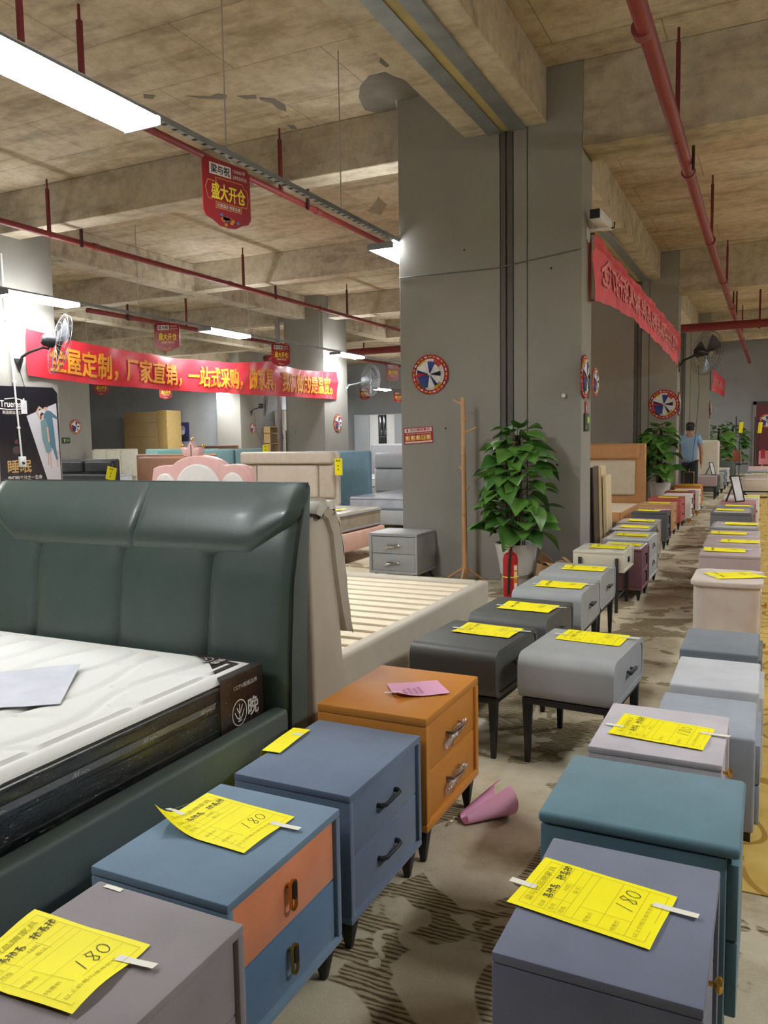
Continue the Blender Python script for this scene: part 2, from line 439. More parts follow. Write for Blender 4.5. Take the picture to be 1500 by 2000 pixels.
column(-10.8, -9.7, 25.6, 26.7, 'grey column far behind the grey beds')
column(-19.2, -18.1, 16.42, 17.58, 'grey column with green exit sign behind the poster')
column(-19.2, -18.1, 25.0, 26.15, 'grey column with black wall fan in the far corner')
# galvanised cover strip under the long beam
for y0, y1 in ((-6, 7.75), (8.2, 16.3)):
    t = struct('trim_1', MB().box(-2.56, -2.42, y0, y1-.02, 4.375, 4.399).box(-2.33, -2.19, y0, y1-.02, 4.375, 4.399), GALV)
    MB().box(-2.42, -2.33, y0, y1-.02, 4.388, 4.3985).build('middle_strip', M('#a89a6a', .6, var=.2, vscale=2), t)
    t['label'] = 'galvanised joint cover strip under the long concrete beam'
# main column: old cable line across it, painted groove
wire = MB().tube([(-3.54, 7.742, 3.12), (-2.5, 7.742, 3.11), (-1.66, 7.742, 3.20)], .006, 6)
wire.build('cable_line', M('#6a6862', .7), COL1)

# ---------------------------------------------------------------- ceiling lamps on their trunking
LGLOW = emis(LAMP_COL, LAMP)
def lamp_mesh():
    h = MB().box(-.12, .12, -.597, .597, .045, .064).mesh('housing', bev=.004)
    h.materials.append(paint('#c9ccd0'))
    e = MB().prism([(-.15, .0), (.15, .0), (.15, .05), (.125, .066), (-.125, .066), (-.15, .05)], 'y', 0, .018).mesh('end_cap', bev=.003); e.materials.append(M('#8d949c', .4))
    # wrap-round diffuser; its upward glow is added to brighten the ceiling
    d = MB().prism([(-.125, 0), (.125, 0), (.147, .012), (.147, .036), (.122, .046), (-.122, .046), (-.147, .036), (-.147, .012)], 'y', -.596, .596).mesh('diffuser', smooth=False); d.materials.append(LGLOW)
    return h, e, d
LM = lamp_mesh()
def lamp(x, y, z, label, rz=0, rx=0, group='hanging LED batten lamps'):
    r = thing('led_lamp', label, 'lamp', (x, y, z), rz, group)
    if rx: r.rotation_euler = (rx, 0, rz)
    link('housing', LM[0], r); link('diffuser', LM[2], r); link('end_cap', LM[1], r, (0, -.615, 0)); link('end_cap', LM[1], r, (0, .597, 0))
    return r
ZL = 3.42
lamp(-3.62, 3.46, ZL, 'big glowing LED batten lamp nearest the camera, above the green bed')
lamp(-3.715, 8.27, ZL, 'glowing LED lamp cut off by the edge of the broad column')
lamp(-9.15, 8.05, ZL, 'glowing LED lamp in front of the poster column')
lamp(-9.15, 12.25, ZL, 'glowing LED lamp hanging above the middle of the red banner')
lamp(-9.15, 17.0, ZL, 'glowing LED lamp lighting the column at the banner end')
lamp(-19.25, 20.9, ZL, 'far LED lamp under the banner above the cardboard wardrobe')
lamp(-19.05, 24.4, ZL, 'far LED lamp under the middle of the red banner')
TL = lamp(-17.8, 23.6, 3.2, 'tilted LED tube hanging crooked below the banner', .5, .03)
lamp(-17.6, 29.2, ZL, 'far LED lamp beside the small wall fan')
lamp(-14.2, 29.2, ZL, 'far LED lamp above the white cupboards')
for y in (-.4, .4): MB().cyl((0, y, .05), (0, y, 1.7), .005, n=6).build('hanger_rod', STEEL, TL)
OUT = []; ORD = ('first', 'second', 'third', 'fourth', 'fifth', 'sixth', 'seventh', 'eighth')
RUN = {-3.74: 'behind the camera over the green bed', -9.15: 'hidden along the banner tray', -14.0: 'in the bays beyond the banner', 2.2: 'over the outer aisle outside the frame', -5.6: 'hidden behind the broad column', -19: 'beyond the poster column'}
for x, ys in ((-3.74, (.1,)), (-9.15, (3.8, 21.6, 26.2)), (-14.0, (4.5, 9.3, 14, 20)), (2.2, (2.4, 6.9, 11.4, 15.9, 20.4, 24.9, 29.4)), (-5.6, (21, 26, 30.5)), (-19, (8, 13))):
    for y in ys:
        OUT.append(lamp(x, y, ZL, '%s LED batten lamp of the run %s' % (ORD[ys.index(y)], RUN[x]), group='LED batten lamps out of view'))
for r in OUT:            # each hangs from the slab on two rods
    if round(r.location.x, 2) in (2.2, -14.0, -5.6, -19):
        for y in (-.4, .4): MB().cyl((0, y, .05), (0, y, ZC-ZL), .005, n=6).build('hanger_rod', STEEL, r)

def tray(x, y0, y1, label, wires, zt=3.486):
    r = thing('cable_tray', label, 'cable tray', (x, (y0+y1)/2, zt))
    L = (y1-y0)/2
    mb = MB().box(-.022, -.018, -L, L, 0, .04).box(.018, .022, -L, L, 0, .04)
    n = int((y1-y0)/.1)
    for i in range(n):
        y = -L + (i+.5)*.1
        mb.box(-.018, .018, y-.032, y+.032, 0, .004)
    mb.build('channel', GALV, r, smooth=False)
    for wy in wires:
        MB().cyl((0, wy-(y0+y1)/2, .03), (0, wy-(y0+y1)/2, ZC-zt), .005, n=6).build('hanger_rod', STEEL, r)
    return r
tray(-3.56, -3, 8.8, 'perforated metal cable tray running over the nearest lamps', (1.8, 4.85, 6.55, 8.3))
tray(-9.15, -3, 27.5, 'perforated metal cable tray over the lamps along the banner', (6.6, 10, 13, 15.7, 20, 24))
tray(-19.15, 18, 25.4, 'thin cable tray over the far lamps', (20, 23))
tray(-17.6, 27.5, 32, 'short cable tray over the lamp by the far fan', (28, 31))
tray(-14.2, 24, 32, 'thin cable tray above the far white cupboards', (26, 30))

# ---------------------------------------------------------------- sprinkler pipes
def pipe(x, y0, y1, z, r, label, beams, drops, bends=None):
    root = thing('sprinkler_pipe', label, 'pipe', (x, y0, z))
    pts = [(0, 0, 0)] + [(dx, yy-y0, dz) for yy, dx, dz in (bends or [])] + [(0, y1-y0, 0)]
    MB().tube(pts, r, 12).build('pipe_run', REDPIPE, root)
    y = y0+1.2
    while y < min(y1, 30):
        MB().cyl((0, y-y0-.045, 0), (0, y-y0+.045, 0), r*1.22, n=12).build('coupling', M('#7d3a3a', .5), root)
        y += 3.1
    for by in drops:      # rods from the slab
        m = MB().box(-.018, .018, by-y0-.018, by-y0+.018, -r, ZC-z-.12).cyl((0, by-y0, ZC-z-.13), (0, by-y0, ZC-z), .012, n=8)
        m.build('hanger', REDDARK, root)
    for by in beams:      # short straps on the far side of a beam
        MB().box(r+.005, r+.03, by-y0, by-y0+.04, -r-.03, .38).build('strap', M('#3b1a1e', .6), root)
pipe(-8.6, -5, 32, 4.2, .04, 'long red sprinkler pipe over the banner side of the hall', (8.27, 13.02, 21.62), (7.8, 12.1, 16.0, 20))
pipe(-5.0, -5, 32, 4.2, .034, 'red sprinkler pipe running past the nearest hanging red sign', (8.27, 13.02, 21.62), (4.37, 4.94, 7.8, 12.1, 16.4, 20.5))
pipe(-.8, -5, 32, 4.0, .055, 'thick red sprinkler pipe above the aisle of bedside tables', (8.23, 16.8), (7.55, 11.9, 15.9, 18.6, 20.2, 24), [(5.7, .02, .0), (11, -.01, 0)])
m = thing('sprinkler_main_pipe', 'thick red main pipe crossing the hall behind the columns', 'pipe', (-13, 19.2, 3.78))
MB().tube([(0, 0, 0), (10, 0, .02), (20.5, 0, 0)], .09, 14).build('pipe_run', REDPIPE, m)
for x in (2, 5.5, 6.2, 9.5, 12.7, 15): MB().box(x-.02, x+.02, -.02, .02, -.1, 1.12).build('hanger', REDDARK, m)
pipe(-12.3, 12, 32, 4.1, .05, 'dark red sprinkler pipe in the bays beyond the banner', (13.02, 21.62), (15, 20, 24))
# ---------------------------------------------------------------- bedside tables
def handle(kind, dr, x, y, z, w=.12):
    if kind == 'arch':      # low black bridge handle
        hw = w/2
        MB().tube([(x, y-hw, z), (x+.012, y-hw, z), (x+.024, y-hw+.012, z+.002), (x+.027, y, z+.003), (x+.024, y+hw-.012, z+.002), (x+.012, y+hw, z), (x, y+hw, z)], [.008, .008, .0065, .005, .0065, .008, .008], 8).build('handle', DARKLEG, dr)
    elif kind == 'bar':
        MB().box(x+.014, x+.028, y-w/2, y+w/2, z-.007, z+.007).box(x, x+.016, y-w*.32, y-w*.22, z-.005, z+.005).box(x, x+.016, y+w*.22, y+w*.32, z-.005, z+.005).build('handle', M('#34363a', .35), dr, bev=.002)
    elif kind == 'wrap':    # metal pull still in its plastic sleeve
        h = MB().tube([(x, y-.06, z), (x+.022, y-.055, z), (x+.03, y, z+.004), (x+.022, y+.055, z), (x, y+.06, z)], .007, 8).build('handle', metalm('#a08d7d', .3), dr)
        rnd = random.Random(int(z*1000))
        def f(u, v):
            a = v*2*math.pi; r = .016+.004*math.sin(9*u*3.1+2*a)+rnd.uniform(-.003, .003)
            return (x+.02+r*math.cos(a)*.8, y-.09+.17*u, z-.012*u*0+r*math.sin(a)-.03*(1-u)**2)
        MB().grid(12, 10, f).build('plastic_sleeve', FILMW, dr)
    elif kind == 'oval':
        po = rrect(.026, .078, .0129, 6, y, z); pi = rrect(.018, .07, .0089, 6, y, z)
        MB().ring(po, pi, 'x', x+.012, x+.020).cyl((x, y, z+.02), (x+.013, y, z+.02), .006).build('handle', GOLD, dr, smooth=False)
        MB().prism(rrect(.0175, .044, .0085, 6, y, z+.012), 'x', x+.013, x+.022).build('black_inlay', BLACK, dr)
    elif kind == 'knob':
        MB().lathe([(.005, 0), (.005, .012), (.016, .018), (.017, .024), (.012, .029), (0, .03)], 16).map(lambda a, b, c: (x+c, y+a, z+b)).build('knob', GOLD, dr)
    elif kind == 'vbar':
        MB().box(x+.012, x+.024, y-.008, y+.008, z-.05, z+.05).box(x, x+.014, y-.006, y+.006, z+.03, z+.042).build('handle', DARKLEG, dr, bev=.003)
    elif kind == 'square':
        MB().box(x, x+.012, y-.022, y+.022, z-.022, z+.022).build('handle', BLACK, dr, bev=.003)
    elif kind == 'arc':
        MB().tube([(x+.01, y+.07*math.sin(rad(a)), z+.07*math.cos(rad(a))-.02) for a in range(-70, 71, 14)], .004, 6).build('handle', DARKLEG, dr)

def nightstand(label, xf, y0, y1, d, h, col, leg=.1, n=2, hd='bar', legt='taper', rim=.022, top=None, dcol=None, yaw=0, style='box', mat=velvet, group='bedside tables along the aisle', legcol=None, lowz=None, face=0):
    wd = y1-y0
    r = thing('nightstand', label, 'bedside table', (xf-d/2, (y0+y1)/2, 0), rad(yaw), group)
    X, Y = d/2, wd/2; m = mat(col); lm = legcol or DARKLEG
    zb = lowz if lowz is not None else leg
    if style == 'box':
        b = MB().box(-X, X, -Y, Y, h-rim, h).box(-X, X, -Y, Y, zb, zb+rim).box(-X, X, -Y, -Y+rim, zb+rim, h-rim).box(-X, X, Y-rim, Y, zb+rim, h-rim).box(-X, -X+.02, -Y+rim, Y-rim, zb+rim, h-rim)
        b.build('body', m, r, bev=.005, seg=2)
    elif style == 'round':
        cz = (h+zb)/2; H = h-zb
        po = rrect(wd, H, .055, 6, 0, cz); pi = rrect(wd-2*rim, H-2*rim, .04, 6, 0, cz)
        MB().prism(po, 'x', -X, X-.014).ring(po, pi, 'x', X-.0145, X).build('body', m, r, ang=25)
    elif style == 'solid':
        MB().box(-X, X-.02, -Y, Y, zb, h).build('body', m, r, bev=.009, seg=3)
    elif style == 'lidded':     # slab lid over a recessed body
        MB().box(-X+.006, X-.03, -Y+.006, Y-.006, zb, h-.033).build('body', m, r, bev=.006)
        MB().box(-X, X, -Y, Y, h-.03, h).build('lid', m, r, bev=.012, seg=3)
    elif style == 'ovallid':
        MB().prism(rrect(d-.03, wd-.03, .07, 6), 'z', zb, h-.03).build('body', m, r, ang=30)
        MB().prism(rrect(d, wd, .075, 6), 'z', h-.03, h).build('lid', m, r, bev=.008, ang=30)
    if top:
        MB().box(-X+.03, X-.018, -Y+.02, Y-.02, h, h+.006).build('top_panel', M(top, .12, bump=0, coat=.4), r, bev=.002, seg=1)
    # drawers on the +x face
    zi0, zi1 = zb+rim+.002, h-rim-.002
    if style == 'lidded': zi1 = h-.045
    if style in ('ovallid',): zi0, zi1 = zb+.02, h-.045
    dh = (zi1-zi0)/max(n, 1)
    for k in range(n):
        a, b = zi0+k*dh, zi0+(k+1)*dh-.004
        c = m if not dcol else mat(dcol[k % len(dcol)])
        xa, xb = X-.05, X-.010
        if style in ('solid', 'lidded'): xa, xb = X-.03, X-.004
        ins = rim+.003 if style not in ('lidded', 'ovallid') else .018
        if style == 'ovallid': ins = .08; xa, xb = X-.06, X-.012
        if style == 'round':
            dr = MB().prism(rrect(wd-2*rim-.008, h-zb-2*rim-.008, .036, 6, 0, (h+zb)/2), 'x', X-.03, X-.004).build('drawer', c, r, ang=25)
        else:
            dr = MB().box(xa, xb, -Y+ins, Y-ins, a, b).build('drawer', c, r, bev=.004)
        if hd: handle(hd, dr, xb if style != 'round' else X-.004, 0, (a+b)/2 + (.01 if hd == 'bar' else 0))
    # legs
    if legt == 'taper':
        for sx in (-1, 1):
            for sy in (-1, 1):
                px, py = sx*(X-.035), sy*(Y-.045)
                MB().prism([(px-.02, py-.02), (px+.02, py-.02), (px+.02, py+.02), (px-.02, py+.02)], 'z', 0, leg+.002).map(lambda x, y, z, px=px, py=py: (px+(x-px)*(.45+.75*z/leg), py+(y-py)*(.45+.75*z/leg), z)).build('leg', lm, r, bev=.003)
    elif legt == 'splay':
        for sx in (-1, 1):
            for sy in (-1, 1): MB().cyl((sx*(X-.02), sy*(Y-.02), 0), (sx*(X-.06), sy*(Y-.06), leg+.002), .009, .017, 10).build('leg', lm, r)
    elif legt == 'frame':      # low steel frame on tall tapered legs
        f = MB().box(-X+.01, X-.01, -Y+.03, -Y+.055, zb-.028, zb).box(-X+.01, X-.01, Y-.055, Y-.03, zb-.028, zb).box(-X+.01, -X+.035, -Y+.05, Y-.05, zb-.028, zb).box(X-.035, X-.01, -Y+.05, Y-.05, zb-.028, zb)
        f.build('base_frame', lm, r, bev=.003)
        for sx in (-1, 1):
            for sy in (-1, 1):
                px, py = sx*(X-.03), sy*(Y-.05)
                MB().prism([(px-.02, py-.02), (px+.02, py-.02), (px+.02, py+.02), (px-.02, py+.02)], 'z', 0, zb-.02).map(lambda x, y, z, px=px, py=py: (px+(x-px)*(.55+.45*z/zb), py+(y-py)*(.55+.45*z/zb), z)).build('leg', lm, r, bev=.003)
    elif legt == 'posts':      # outside posts joined by a low stretcher
        for sx in (-1, 1):
            for sy in (-1, 1): MB().box(sx*(X-.06)-.012, sx*(X-.06)+.012, sy*(Y+.014)-.013, sy*(Y+.014)+.013, 0, h-.05).build('leg', lm, r, bev=.002)
        MB().cyl((X-.06, -Y-.012, .12), (X-.06, Y+.012, .12), .007).cyl((-X+.06, -Y-.012, .12), (-X+.06, Y+.012, .12), .007).cyl((-X+.06, 0, .12), (X-.06, 0, .12), .007).build('stretcher', DARKLEG, r)
    elif legt == 'block':
        for sx in (-1, 1):
            for sy in (-1, 1): MB().box(sx*(X-.05)-.02, sx*(X-.05)+.02, sy*(Y-.05)-.02, sy*(Y-.05)+.02, 0, zb+.002).build('leg', lm, r, bev=.003)
    return r

# left row, from the near end
nightstand('mauve-grey velvet bedside table at the near end of the row', -.955, .775, 1.275, .40, .46, '#8b8386', .09, hd=None)
nightstand('blue velvet bedside table with one orange drawer and gold pulls', -1.02, 1.305, 1.80, .395, .465, '#6b8499', .09, hd='oval', dcol=['#587797', '#e08a5e'])
nightstand('slate blue bedside table with black bridge handles', -1.02, 1.855, 2.352, .39, .474, '#64748a', .097, hd='arch')
nightstand('bright orange bedside table with handles in plastic wrap', -1.01, 2.375, 2.90, .42, .522, '#cc8635', .125, hd='wrap', mat=paint, rim=.03)
nightstand('charcoal one-drawer bedside table beside the orange one', -1.055, 3.33, 3.89, .43, .503, '#505150', n=1, legt='frame', style='round', lowz=.285, yaw=-4, mat=leather)
nightstand('charcoal one-drawer bedside table, second of the dark pair', -1.02, 4.02, 4.58, .43, .503, '#575856', n=1, legt='frame', style='round', lowz=.285, yaw=-2, mat=leather)
nightstand('light grey one-drawer table right behind the dark pair', -1.005, 4.75, 5.36, .43, .503, '#a2a6a7', n=1, legt='frame', style='round', lowz=.27, mat=leather)
nightstand('light grey one-drawer table in front of the cream one', -1.015, 5.41, 5.99, .43, .503, '#a6aaaa', n=1, legt='frame', style='round', lowz=.27, mat=leather)
nightstand('light grey one-drawer table standing out alone in the aisle', -.545, 3.33, 3.90, .42, .503, '#a3a6a7', n=1, legt='frame', style='round', lowz=.30, yaw=-4, mat=leather)
nightstand('cream box table held between tall black posts', -1.055, 6.64, 7.12, .42, .50, '#d9d3bf', n=1, hd='square', legt='posts', style='box', lowz=.33, mat=paint, top='#e6e4dd')
nightstand('burgundy bedside table with a white top behind the cream one', -.99, 7.16, 7.62, .40, .458, '#7a525a', .095, hd='vbar', mat=paint, top='#e9e6e4')
nightstand('pale grey table with white top and curved black handles', -1.0, 7.68, 8.34, .43, .475, '#b3b4b3', .09, hd='arc', mat=paint, top='#ecebe8')
nightstand('dark grey rimmed table with a glossy white top', -1.09, 8.45, 9.02, .42, .475, '#6b6a6c', .09, hd='arc', mat=paint, top='#efeeec')
nightstand('white topped table with beige front and square black pulls', -1.13, 9.13, 9.66, .42, .475, '#a29da2', .09, hd='square', mat=paint, top='#ebe9e6', dcol=['#bda383'])
nightstand('anthracite bedside table with black handles next to the tan one', -1.17, 10.55, 11.05, .43, .47, '#55575a', .105, hd='vbar', mat=paint)
nightstand('tan leather bedside table between the anthracite and red ones', -1.225, 11.75, 12.32, .46, .47, '#c1966c', .1, hd='knob', mat=leather)
nightstand('coral red bedside table with crystal pulls', -1.22, 12.80, 13.5, .48, .47, '#b4534f', .11, hd='bar', mat=leather)
nightstand('white bedside table squeezed behind the coral red one', -1.16, 13.75, 14.2, .42, .47, '#e2ded6', .09, hd='vbar', mat=paint, legcol=GOLD)
nightstand('maroon bedside table behind the white one', -1.19, 14.5, 15.0, .46, .47, '#93434d', .1, hd='vbar', mat=leather)
nightstand('white bedside table with square gold pulls', -1.14, 15.1, 15.55, .42, .46, '#e6e2da', .1, hd='knob', mat=paint, legcol=GOLD)
nightstand('orange bedside table near the man with gold picture frame on it', -1.19, 16.15, 16.75, .48, .48, '#c97d3c', .12, hd='knob', mat=paint, legt='splay')
nightstand('dusty pink table on tall black legs near the man', -1.09, 18.95, 19.5, .47, .51, '#b19a9a', n=2, hd=None, legt='frame', lowz=.30, mat=paint, rim=.018)
nightstand('dark grey bedside table behind the dusty pink one', -1.07, 19.75, 20.3, .45, .5, '#63686a', .12, hd='vbar', mat=paint)
nightstand('pale grey bedside table far along the row with yellow tag', -1.05, 21.0, 21.55, .45, .5, '#a9aaa0', .12, hd='vbar', mat=paint)
nightstand('blue grey bedside table far along the row', -1.05, 22.4, 22.95, .45, .5, '#7b8a9c', .12, hd='vbar', mat=paint)
nightstand('white edged table far along the row by the potted plant', -1.05, 24.0, 24.5, .45, .5, '#d5d2cb', .12, hd='vbar', mat=paint)
nightstand('dark green tall table at the far end of the row', -.98, 25.6, 26.2, .5, .62, '#56625d', .1, hd=None, mat=paint)
# right row, from the near end
nightstand('slate blue velvet bedside table with gold knob in the near corner', -.08, 1.385, 1.87, .38, .47, '#6c7184', .08, hd='knob', group='bedside tables of the outer row')
nightstand('teal velvet table with a thick overhanging lid', -.04, 1.925, 2.335, .475, .50, '#5b7b87', .05, hd=None, style='lidded', legt='block', group='bedside tables of the outer row')
nightstand('lilac white bedside table behind the teal one', -.108, 2.49, 2.945, .395, .47, '#bcb6bc', .08, hd='knob', group='bedside tables of the outer row')
nightstand('blue grey low table half hidden behind the lilac white one', -.005, 2.97, 3.41, .37, .39, '#949ba6', .05, hd=None, style='solid', legt='block', group='bedside tables of the outer row')
nightstand('light silver grey table without a tag', -.0, 3.43, 3.89, .36, .42, '#bcbec2', .05, hd=None, style='solid', legt='block', group='bedside tables of the outer row')
nightstand('dark slate grey table in front of the beige round-lidded one', -.012, 3.96, 4.42, .36, .435, '#6d757c', .06, hd=None, style='solid', legt='block', group='bedside tables of the outer row')
nightstand('tall beige table with rounded lid and copper pulls', -.022, 4.91, 5.42, .39, .60, '#cdbfb3', .05, n=2, hd='knob', style='ovallid', legt='block', group='bedside tables of the outer row')
nightstand('mauve bedside table right behind the tall beige one', -.055, 6.38, 6.93, .42, .55, '#b4a4a4', .1, hd=None, mat=paint, group='bedside tables of the outer row')
nightstand('mauve bedside table, middle one of three alike', -.068, 6.97, 7.51, .42, .55, '#b5a6a6', .1, hd=None, mat=paint, group='bedside tables of the outer row')
nightstand('mauve bedside table, farthest one of three alike', -.075, 7.55, 8.1, .42, .55, '#b7a8a8', .1, hd=None, mat=paint, group='bedside tables of the outer row')
nightstand('grey bedside table with a raised white top panel', -.10, 8.3, 8.84, .42, .55, '#9a9b9c', .1, hd=None, mat=paint, top='#ecebe8', group='bedside tables of the outer row')
nightstand('dark grey bedside table with white tray top', -.19, 9.9, 10.42, .43, .55, '#66676a', .1, hd=None, mat=paint, top='#ecebe8', rim=.035, group='bedside tables of the outer row')
nightstand('grey bedside table in front of the rose one', -.185, 10.62, 11.1, .41, .55, '#8f8d91', .1, hd='knob', mat=paint, group='bedside tables of the outer row')
nightstand('rose pink bedside table carrying a black picture frame', -.17, 11.25, 11.85, .42, .55, '#b27d7d', .1, hd='knob', mat=paint, group='bedside tables of the outer row')
nightstand('white bedside table behind the rose one', -.14, 12.25, 12.8, .46, .55, '#dcd9d2', .1, hd='knob', mat=paint, group='bedside tables of the outer row')
nightstand('beige table on tall black legs at the end of the outer row', -.0, 17.7, 18.25, .52, .52, '#d0c3b5', n=2, hd=None, legt='frame', lowz=.29, mat=paint, rim=.018, group='bedside tables of the outer row')
nightstand('white topped table far along the outer row', .0, 19.6, 20.2, .53, .53, '#cfc6be', .1, hd=None, mat=paint, top='#efeeec', group='bedside tables of the outer row')
nightstand('blue grey topped table far along the outer row', .0, 21.2, 21.8, .53, .53, '#8a96a6', .1, hd=None, mat=paint, group='bedside tables of the outer row')
nightstand('pale pink table at the far end of the outer row', .0, 23.4, 24.0, .55, .55, '#d9bcb8', .1, hd=None, mat=paint, group='bedside tables of the outer row')
# by the broad column, drawers towards the camera
r = nightstand('light grey two-drawer bedside table against the broad column', 0, 0, .54, .48, .5, '#a3a6a6', .085, hd='wrap', legt='splay', mat=leather, rim=.03, group='bedside table by the column')
r.location = (-3.43, 7.70-.0, 0); r.rotation_euler = (0, 0, rad(-90)); r.location.y = 7.72-.255+.01
r.location = (-3.43, 7.49, 0)
# ---------------------------------------------------------------- price tags
DIG = {'1': [[(.15, 0), (.45, 1)]],
       '4': [[(.5, 1), (.1, .4), (.8, .45)], [(.65, .75), (.5, 0)]],
       '8': [[(.75, .9), (.35, 1), (.2, .75), (.6, .45), (.7, .15), (.35, 0), (.15, .2), (.55, .55), (.8, .9)]],
       '0': [oval(.45, .45, .38, .42, 10, 60, 430)]}
SCR = [[(0, .9), (.5, .8)], [(.25, 1), (.2, 0)], [(0, .45), (.6, .55)], [(.7, 1), (.6, .1), (.9, .2)], [(.55, .7), (1, .75)], [(.8, .9), (1, .4)]]
SCR2 = [[(.1, .9), (.7, .95), (.3, .6), (.8, .6)], [(.45, 1), (.4, 0)], [(0, .3), (1, .35)], [(.7, .5), (.95, .1), (.6, 0)]]
def price_tag(label, x, y, z, yaw=0, num='180', level=1, col=None, sz=(.21, .297), curl=0, amp=.004, tapes=(1, 1), group='yellow paper price tags', name='price_tag', droop=None, tilt=None):
    """a paper sheet lying on a table; its top edge points to -x. level 2: full print, 1: number and rows, 0: bare"""
    r = thing(name, label, 'price tag', (x, y, z), rad(yaw), group)
    if tilt: r.rotation_euler = (tilt[0], tilt[1], rad(yaw))
    W, H = sz
    def P(u, v, dz=0):       # u across (+y), v up the sheet (-x)
        zz = .0015 + amp*(.5+.5*math.sin(u*26+v*9+x*7)) * (.4+.6*abs(2*v/H))
        c = max(0, (-u/W-.25) + (v/H-.2)) if curl else 0
        zz += curl*c*c*1.2
        xx = -v
        if droop is not None and v > droop:
            e = v-droop; zz -= e*.93; xx = -droop - e*.3
        return (xx + curl*c*c*.25, u, zz+dz)
    s = MB().grid(10, 14, lambda a, b: P((a-.5)*W, (b-.5)*H)).build('paper', col or YELLOW, r, thick=.0006)
    up = lambda u, v: P(u, v, .0011)
    for k, t in enumerate(tapes):
        if t:
            v0 = (H/2-.03, H/2+.03) if k == 0 else (-H/2-.055, -H/2+.035)
            u0 = -.02 if k == 0 else .05
            def T(a, b, v0=v0, u0=u0):
                u = u0+(a-.5)*.018; v = v0[0]+(v0[1]-v0[0])*b
                q = P(max(-W/2, min(W/2, u)), max(-H/2, min(H/2, v)), .0018)
                over = abs(v)-H/2
                return (-v, u, q[2]+(.05*over if over > 0 and k == 1 else 0)) if droop is None else (q[0], u, q[2])
            MB().grid(2, 8, T).build('tape', TAPE, r)
    wd = .0022 if level < 2 else .0018
    if num:
        m = MB()
        for k, ch in enumerate(num):
            for ln in DIG[ch]:
                strokes(m, up, [[(-.005+k*.027+px*.026+py*.006, -.085+py*.038) for px, py in ln]], wd)
        m.build('handwriting', INK, r, smooth=False, recalc=False)
    if level >= 1:
        rnd = random.Random(int(abs(x*100)))
        for row, (u0, v0, n) in enumerate(((-.045, .075, 3), (.035, .075, 3))):
            m = MB()
            for k in range(n):
                for ln in (SCR if (k+row) % 2 else SCR2):
                    strokes(m, up, [[(u0+k*.02+px*.018, v0+py*.02+rnd.uniform(-.001, .001)) for px, py in ln]], wd)
            m.build('handwritten_name', INK, r, smooth=False, recalc=False)
    if level >= 2:
        m = MB(); a, b, c, d = -W/2+.014, W/2-.014, -H/2+.014, H/2-.02
        L = [[(a, c), (b, c), (b, d), (a, d), (a, c)], [(a, .10), (b, .10)], [(a, .072), (b, .072)], [(a, .05), (b, .05)], [(a, .03), (b, .03)], [(a, .012), (b, .012)],
             [(a, -.04), (b, -.04)], [(a, -.095), (b, -.095)], [(-.04, .10), (-.04, .03)], [(-.04, .012), (-.04, -.095)], [(.03, .072), (.03, .03)]]
        strokes(m, up, L, .0009); m.build('printed_rules', INKF, r, smooth=False, recalc=False)
        lettering('printed_title', '梁与祝品牌家具', INKF, r, up, -.075, .107, .075, .124)
        for t, u, v in (('品牌', -.085, .078), ('型号', -.085, .055), ('规格', -.085, .034), ('材质', .0, .055), ('备注', .0, .034), ('零售价', -.088, -.02), ('特惠价', -.088, -.075)):
            lettering('printed_word', t, INKF, r, up, u, v, u+.013*len(t), v+.011)
        lettering('printed_note', '以上价格为单件价格', INKF, r, up, -.085, -.118, .05, -.108)
    return r
price_tag('yellow price tag on the mauve-grey table, glossy and wavy', -1.22, 1.02, .462, 4, '180', 2, amp=.012)
price_tag('yellow price tag with a curled corner on the blue and orange table', -1.255, 1.605, .467, -3, '180', 2, curl=.16)
price_tag('yellow price tag folded over the back edge of the slate blue table', -1.515, 2.12, .4785, 4, None, 0, droop=-.085, tapes=(0, 1), amp=.002)
n = price_tag('pink handwritten note on the orange bedside table', -1.16, 2.65, .524, 38, None, 0, PINKP, (.17, .2), curl=.06, group='pink notes', name='paper_note', tapes=(1, 0))
def note_text(n, k, z=.005):
    up = lambda u, v: (-v, u, z)
    for i, t in enumerate(('品牌家具', '型号 规格', '颜色 橙色', '特价处理')):
        lettering('handwritten_line', t, inkm('#6b4560'), n, up, -.06, .05-.02*i, .0+.012*(i % 2), .062-.02*i)
note_text(n, 0)
price_tag('yellow price tag on the nearer charcoal table', -1.235, 3.69, .505, -4, '480', 2)
price_tag('yellow price tag on the farther charcoal table', -1.20, 4.29, .505, -3, '480', 1)
price_tag('yellow price tag on the light grey table behind the dark pair', -1.19, 5.02, .505, 0, '480', 1)
price_tag('yellow price tag on the light grey table before the cream one', -1.19, 5.72, .505, 2, '480', 1)
price_tag('yellow price tag on the grey table standing alone in the aisle', -.735, 3.74, .505, -5, '480', 2)
price_tag('yellow price tag inside the cream box table top', -1.23, 6.88, .508, 2, '180', 1)
price_tag('yellow price tag on the white top of the burgundy table', -1.17, 7.40, .466, 0, '180', 0, sz=(.18, .28))
price_tag('yellow price tag on the pale grey table with curved handles', -1.2, 8.0, .483, 1, '180', 1)
price_tag('yellow price tag on the dark rimmed white table top', -1.28, 8.72, .483, 0, '180', 0)
price_tag('yellow price tag on the white table with beige front', -1.31, 9.38, .483, -2, '180', 0)
price_tag('yellow price tag on the anthracite table', -1.42, 10.8, .472, -3, '180', 0)
price_tag('pink note on the anthracite table', -1.26, 10.9, .474, 5, None, 0, PINKP, (.15, .2), tapes=(0, 0), group='pink notes', name='paper_note')
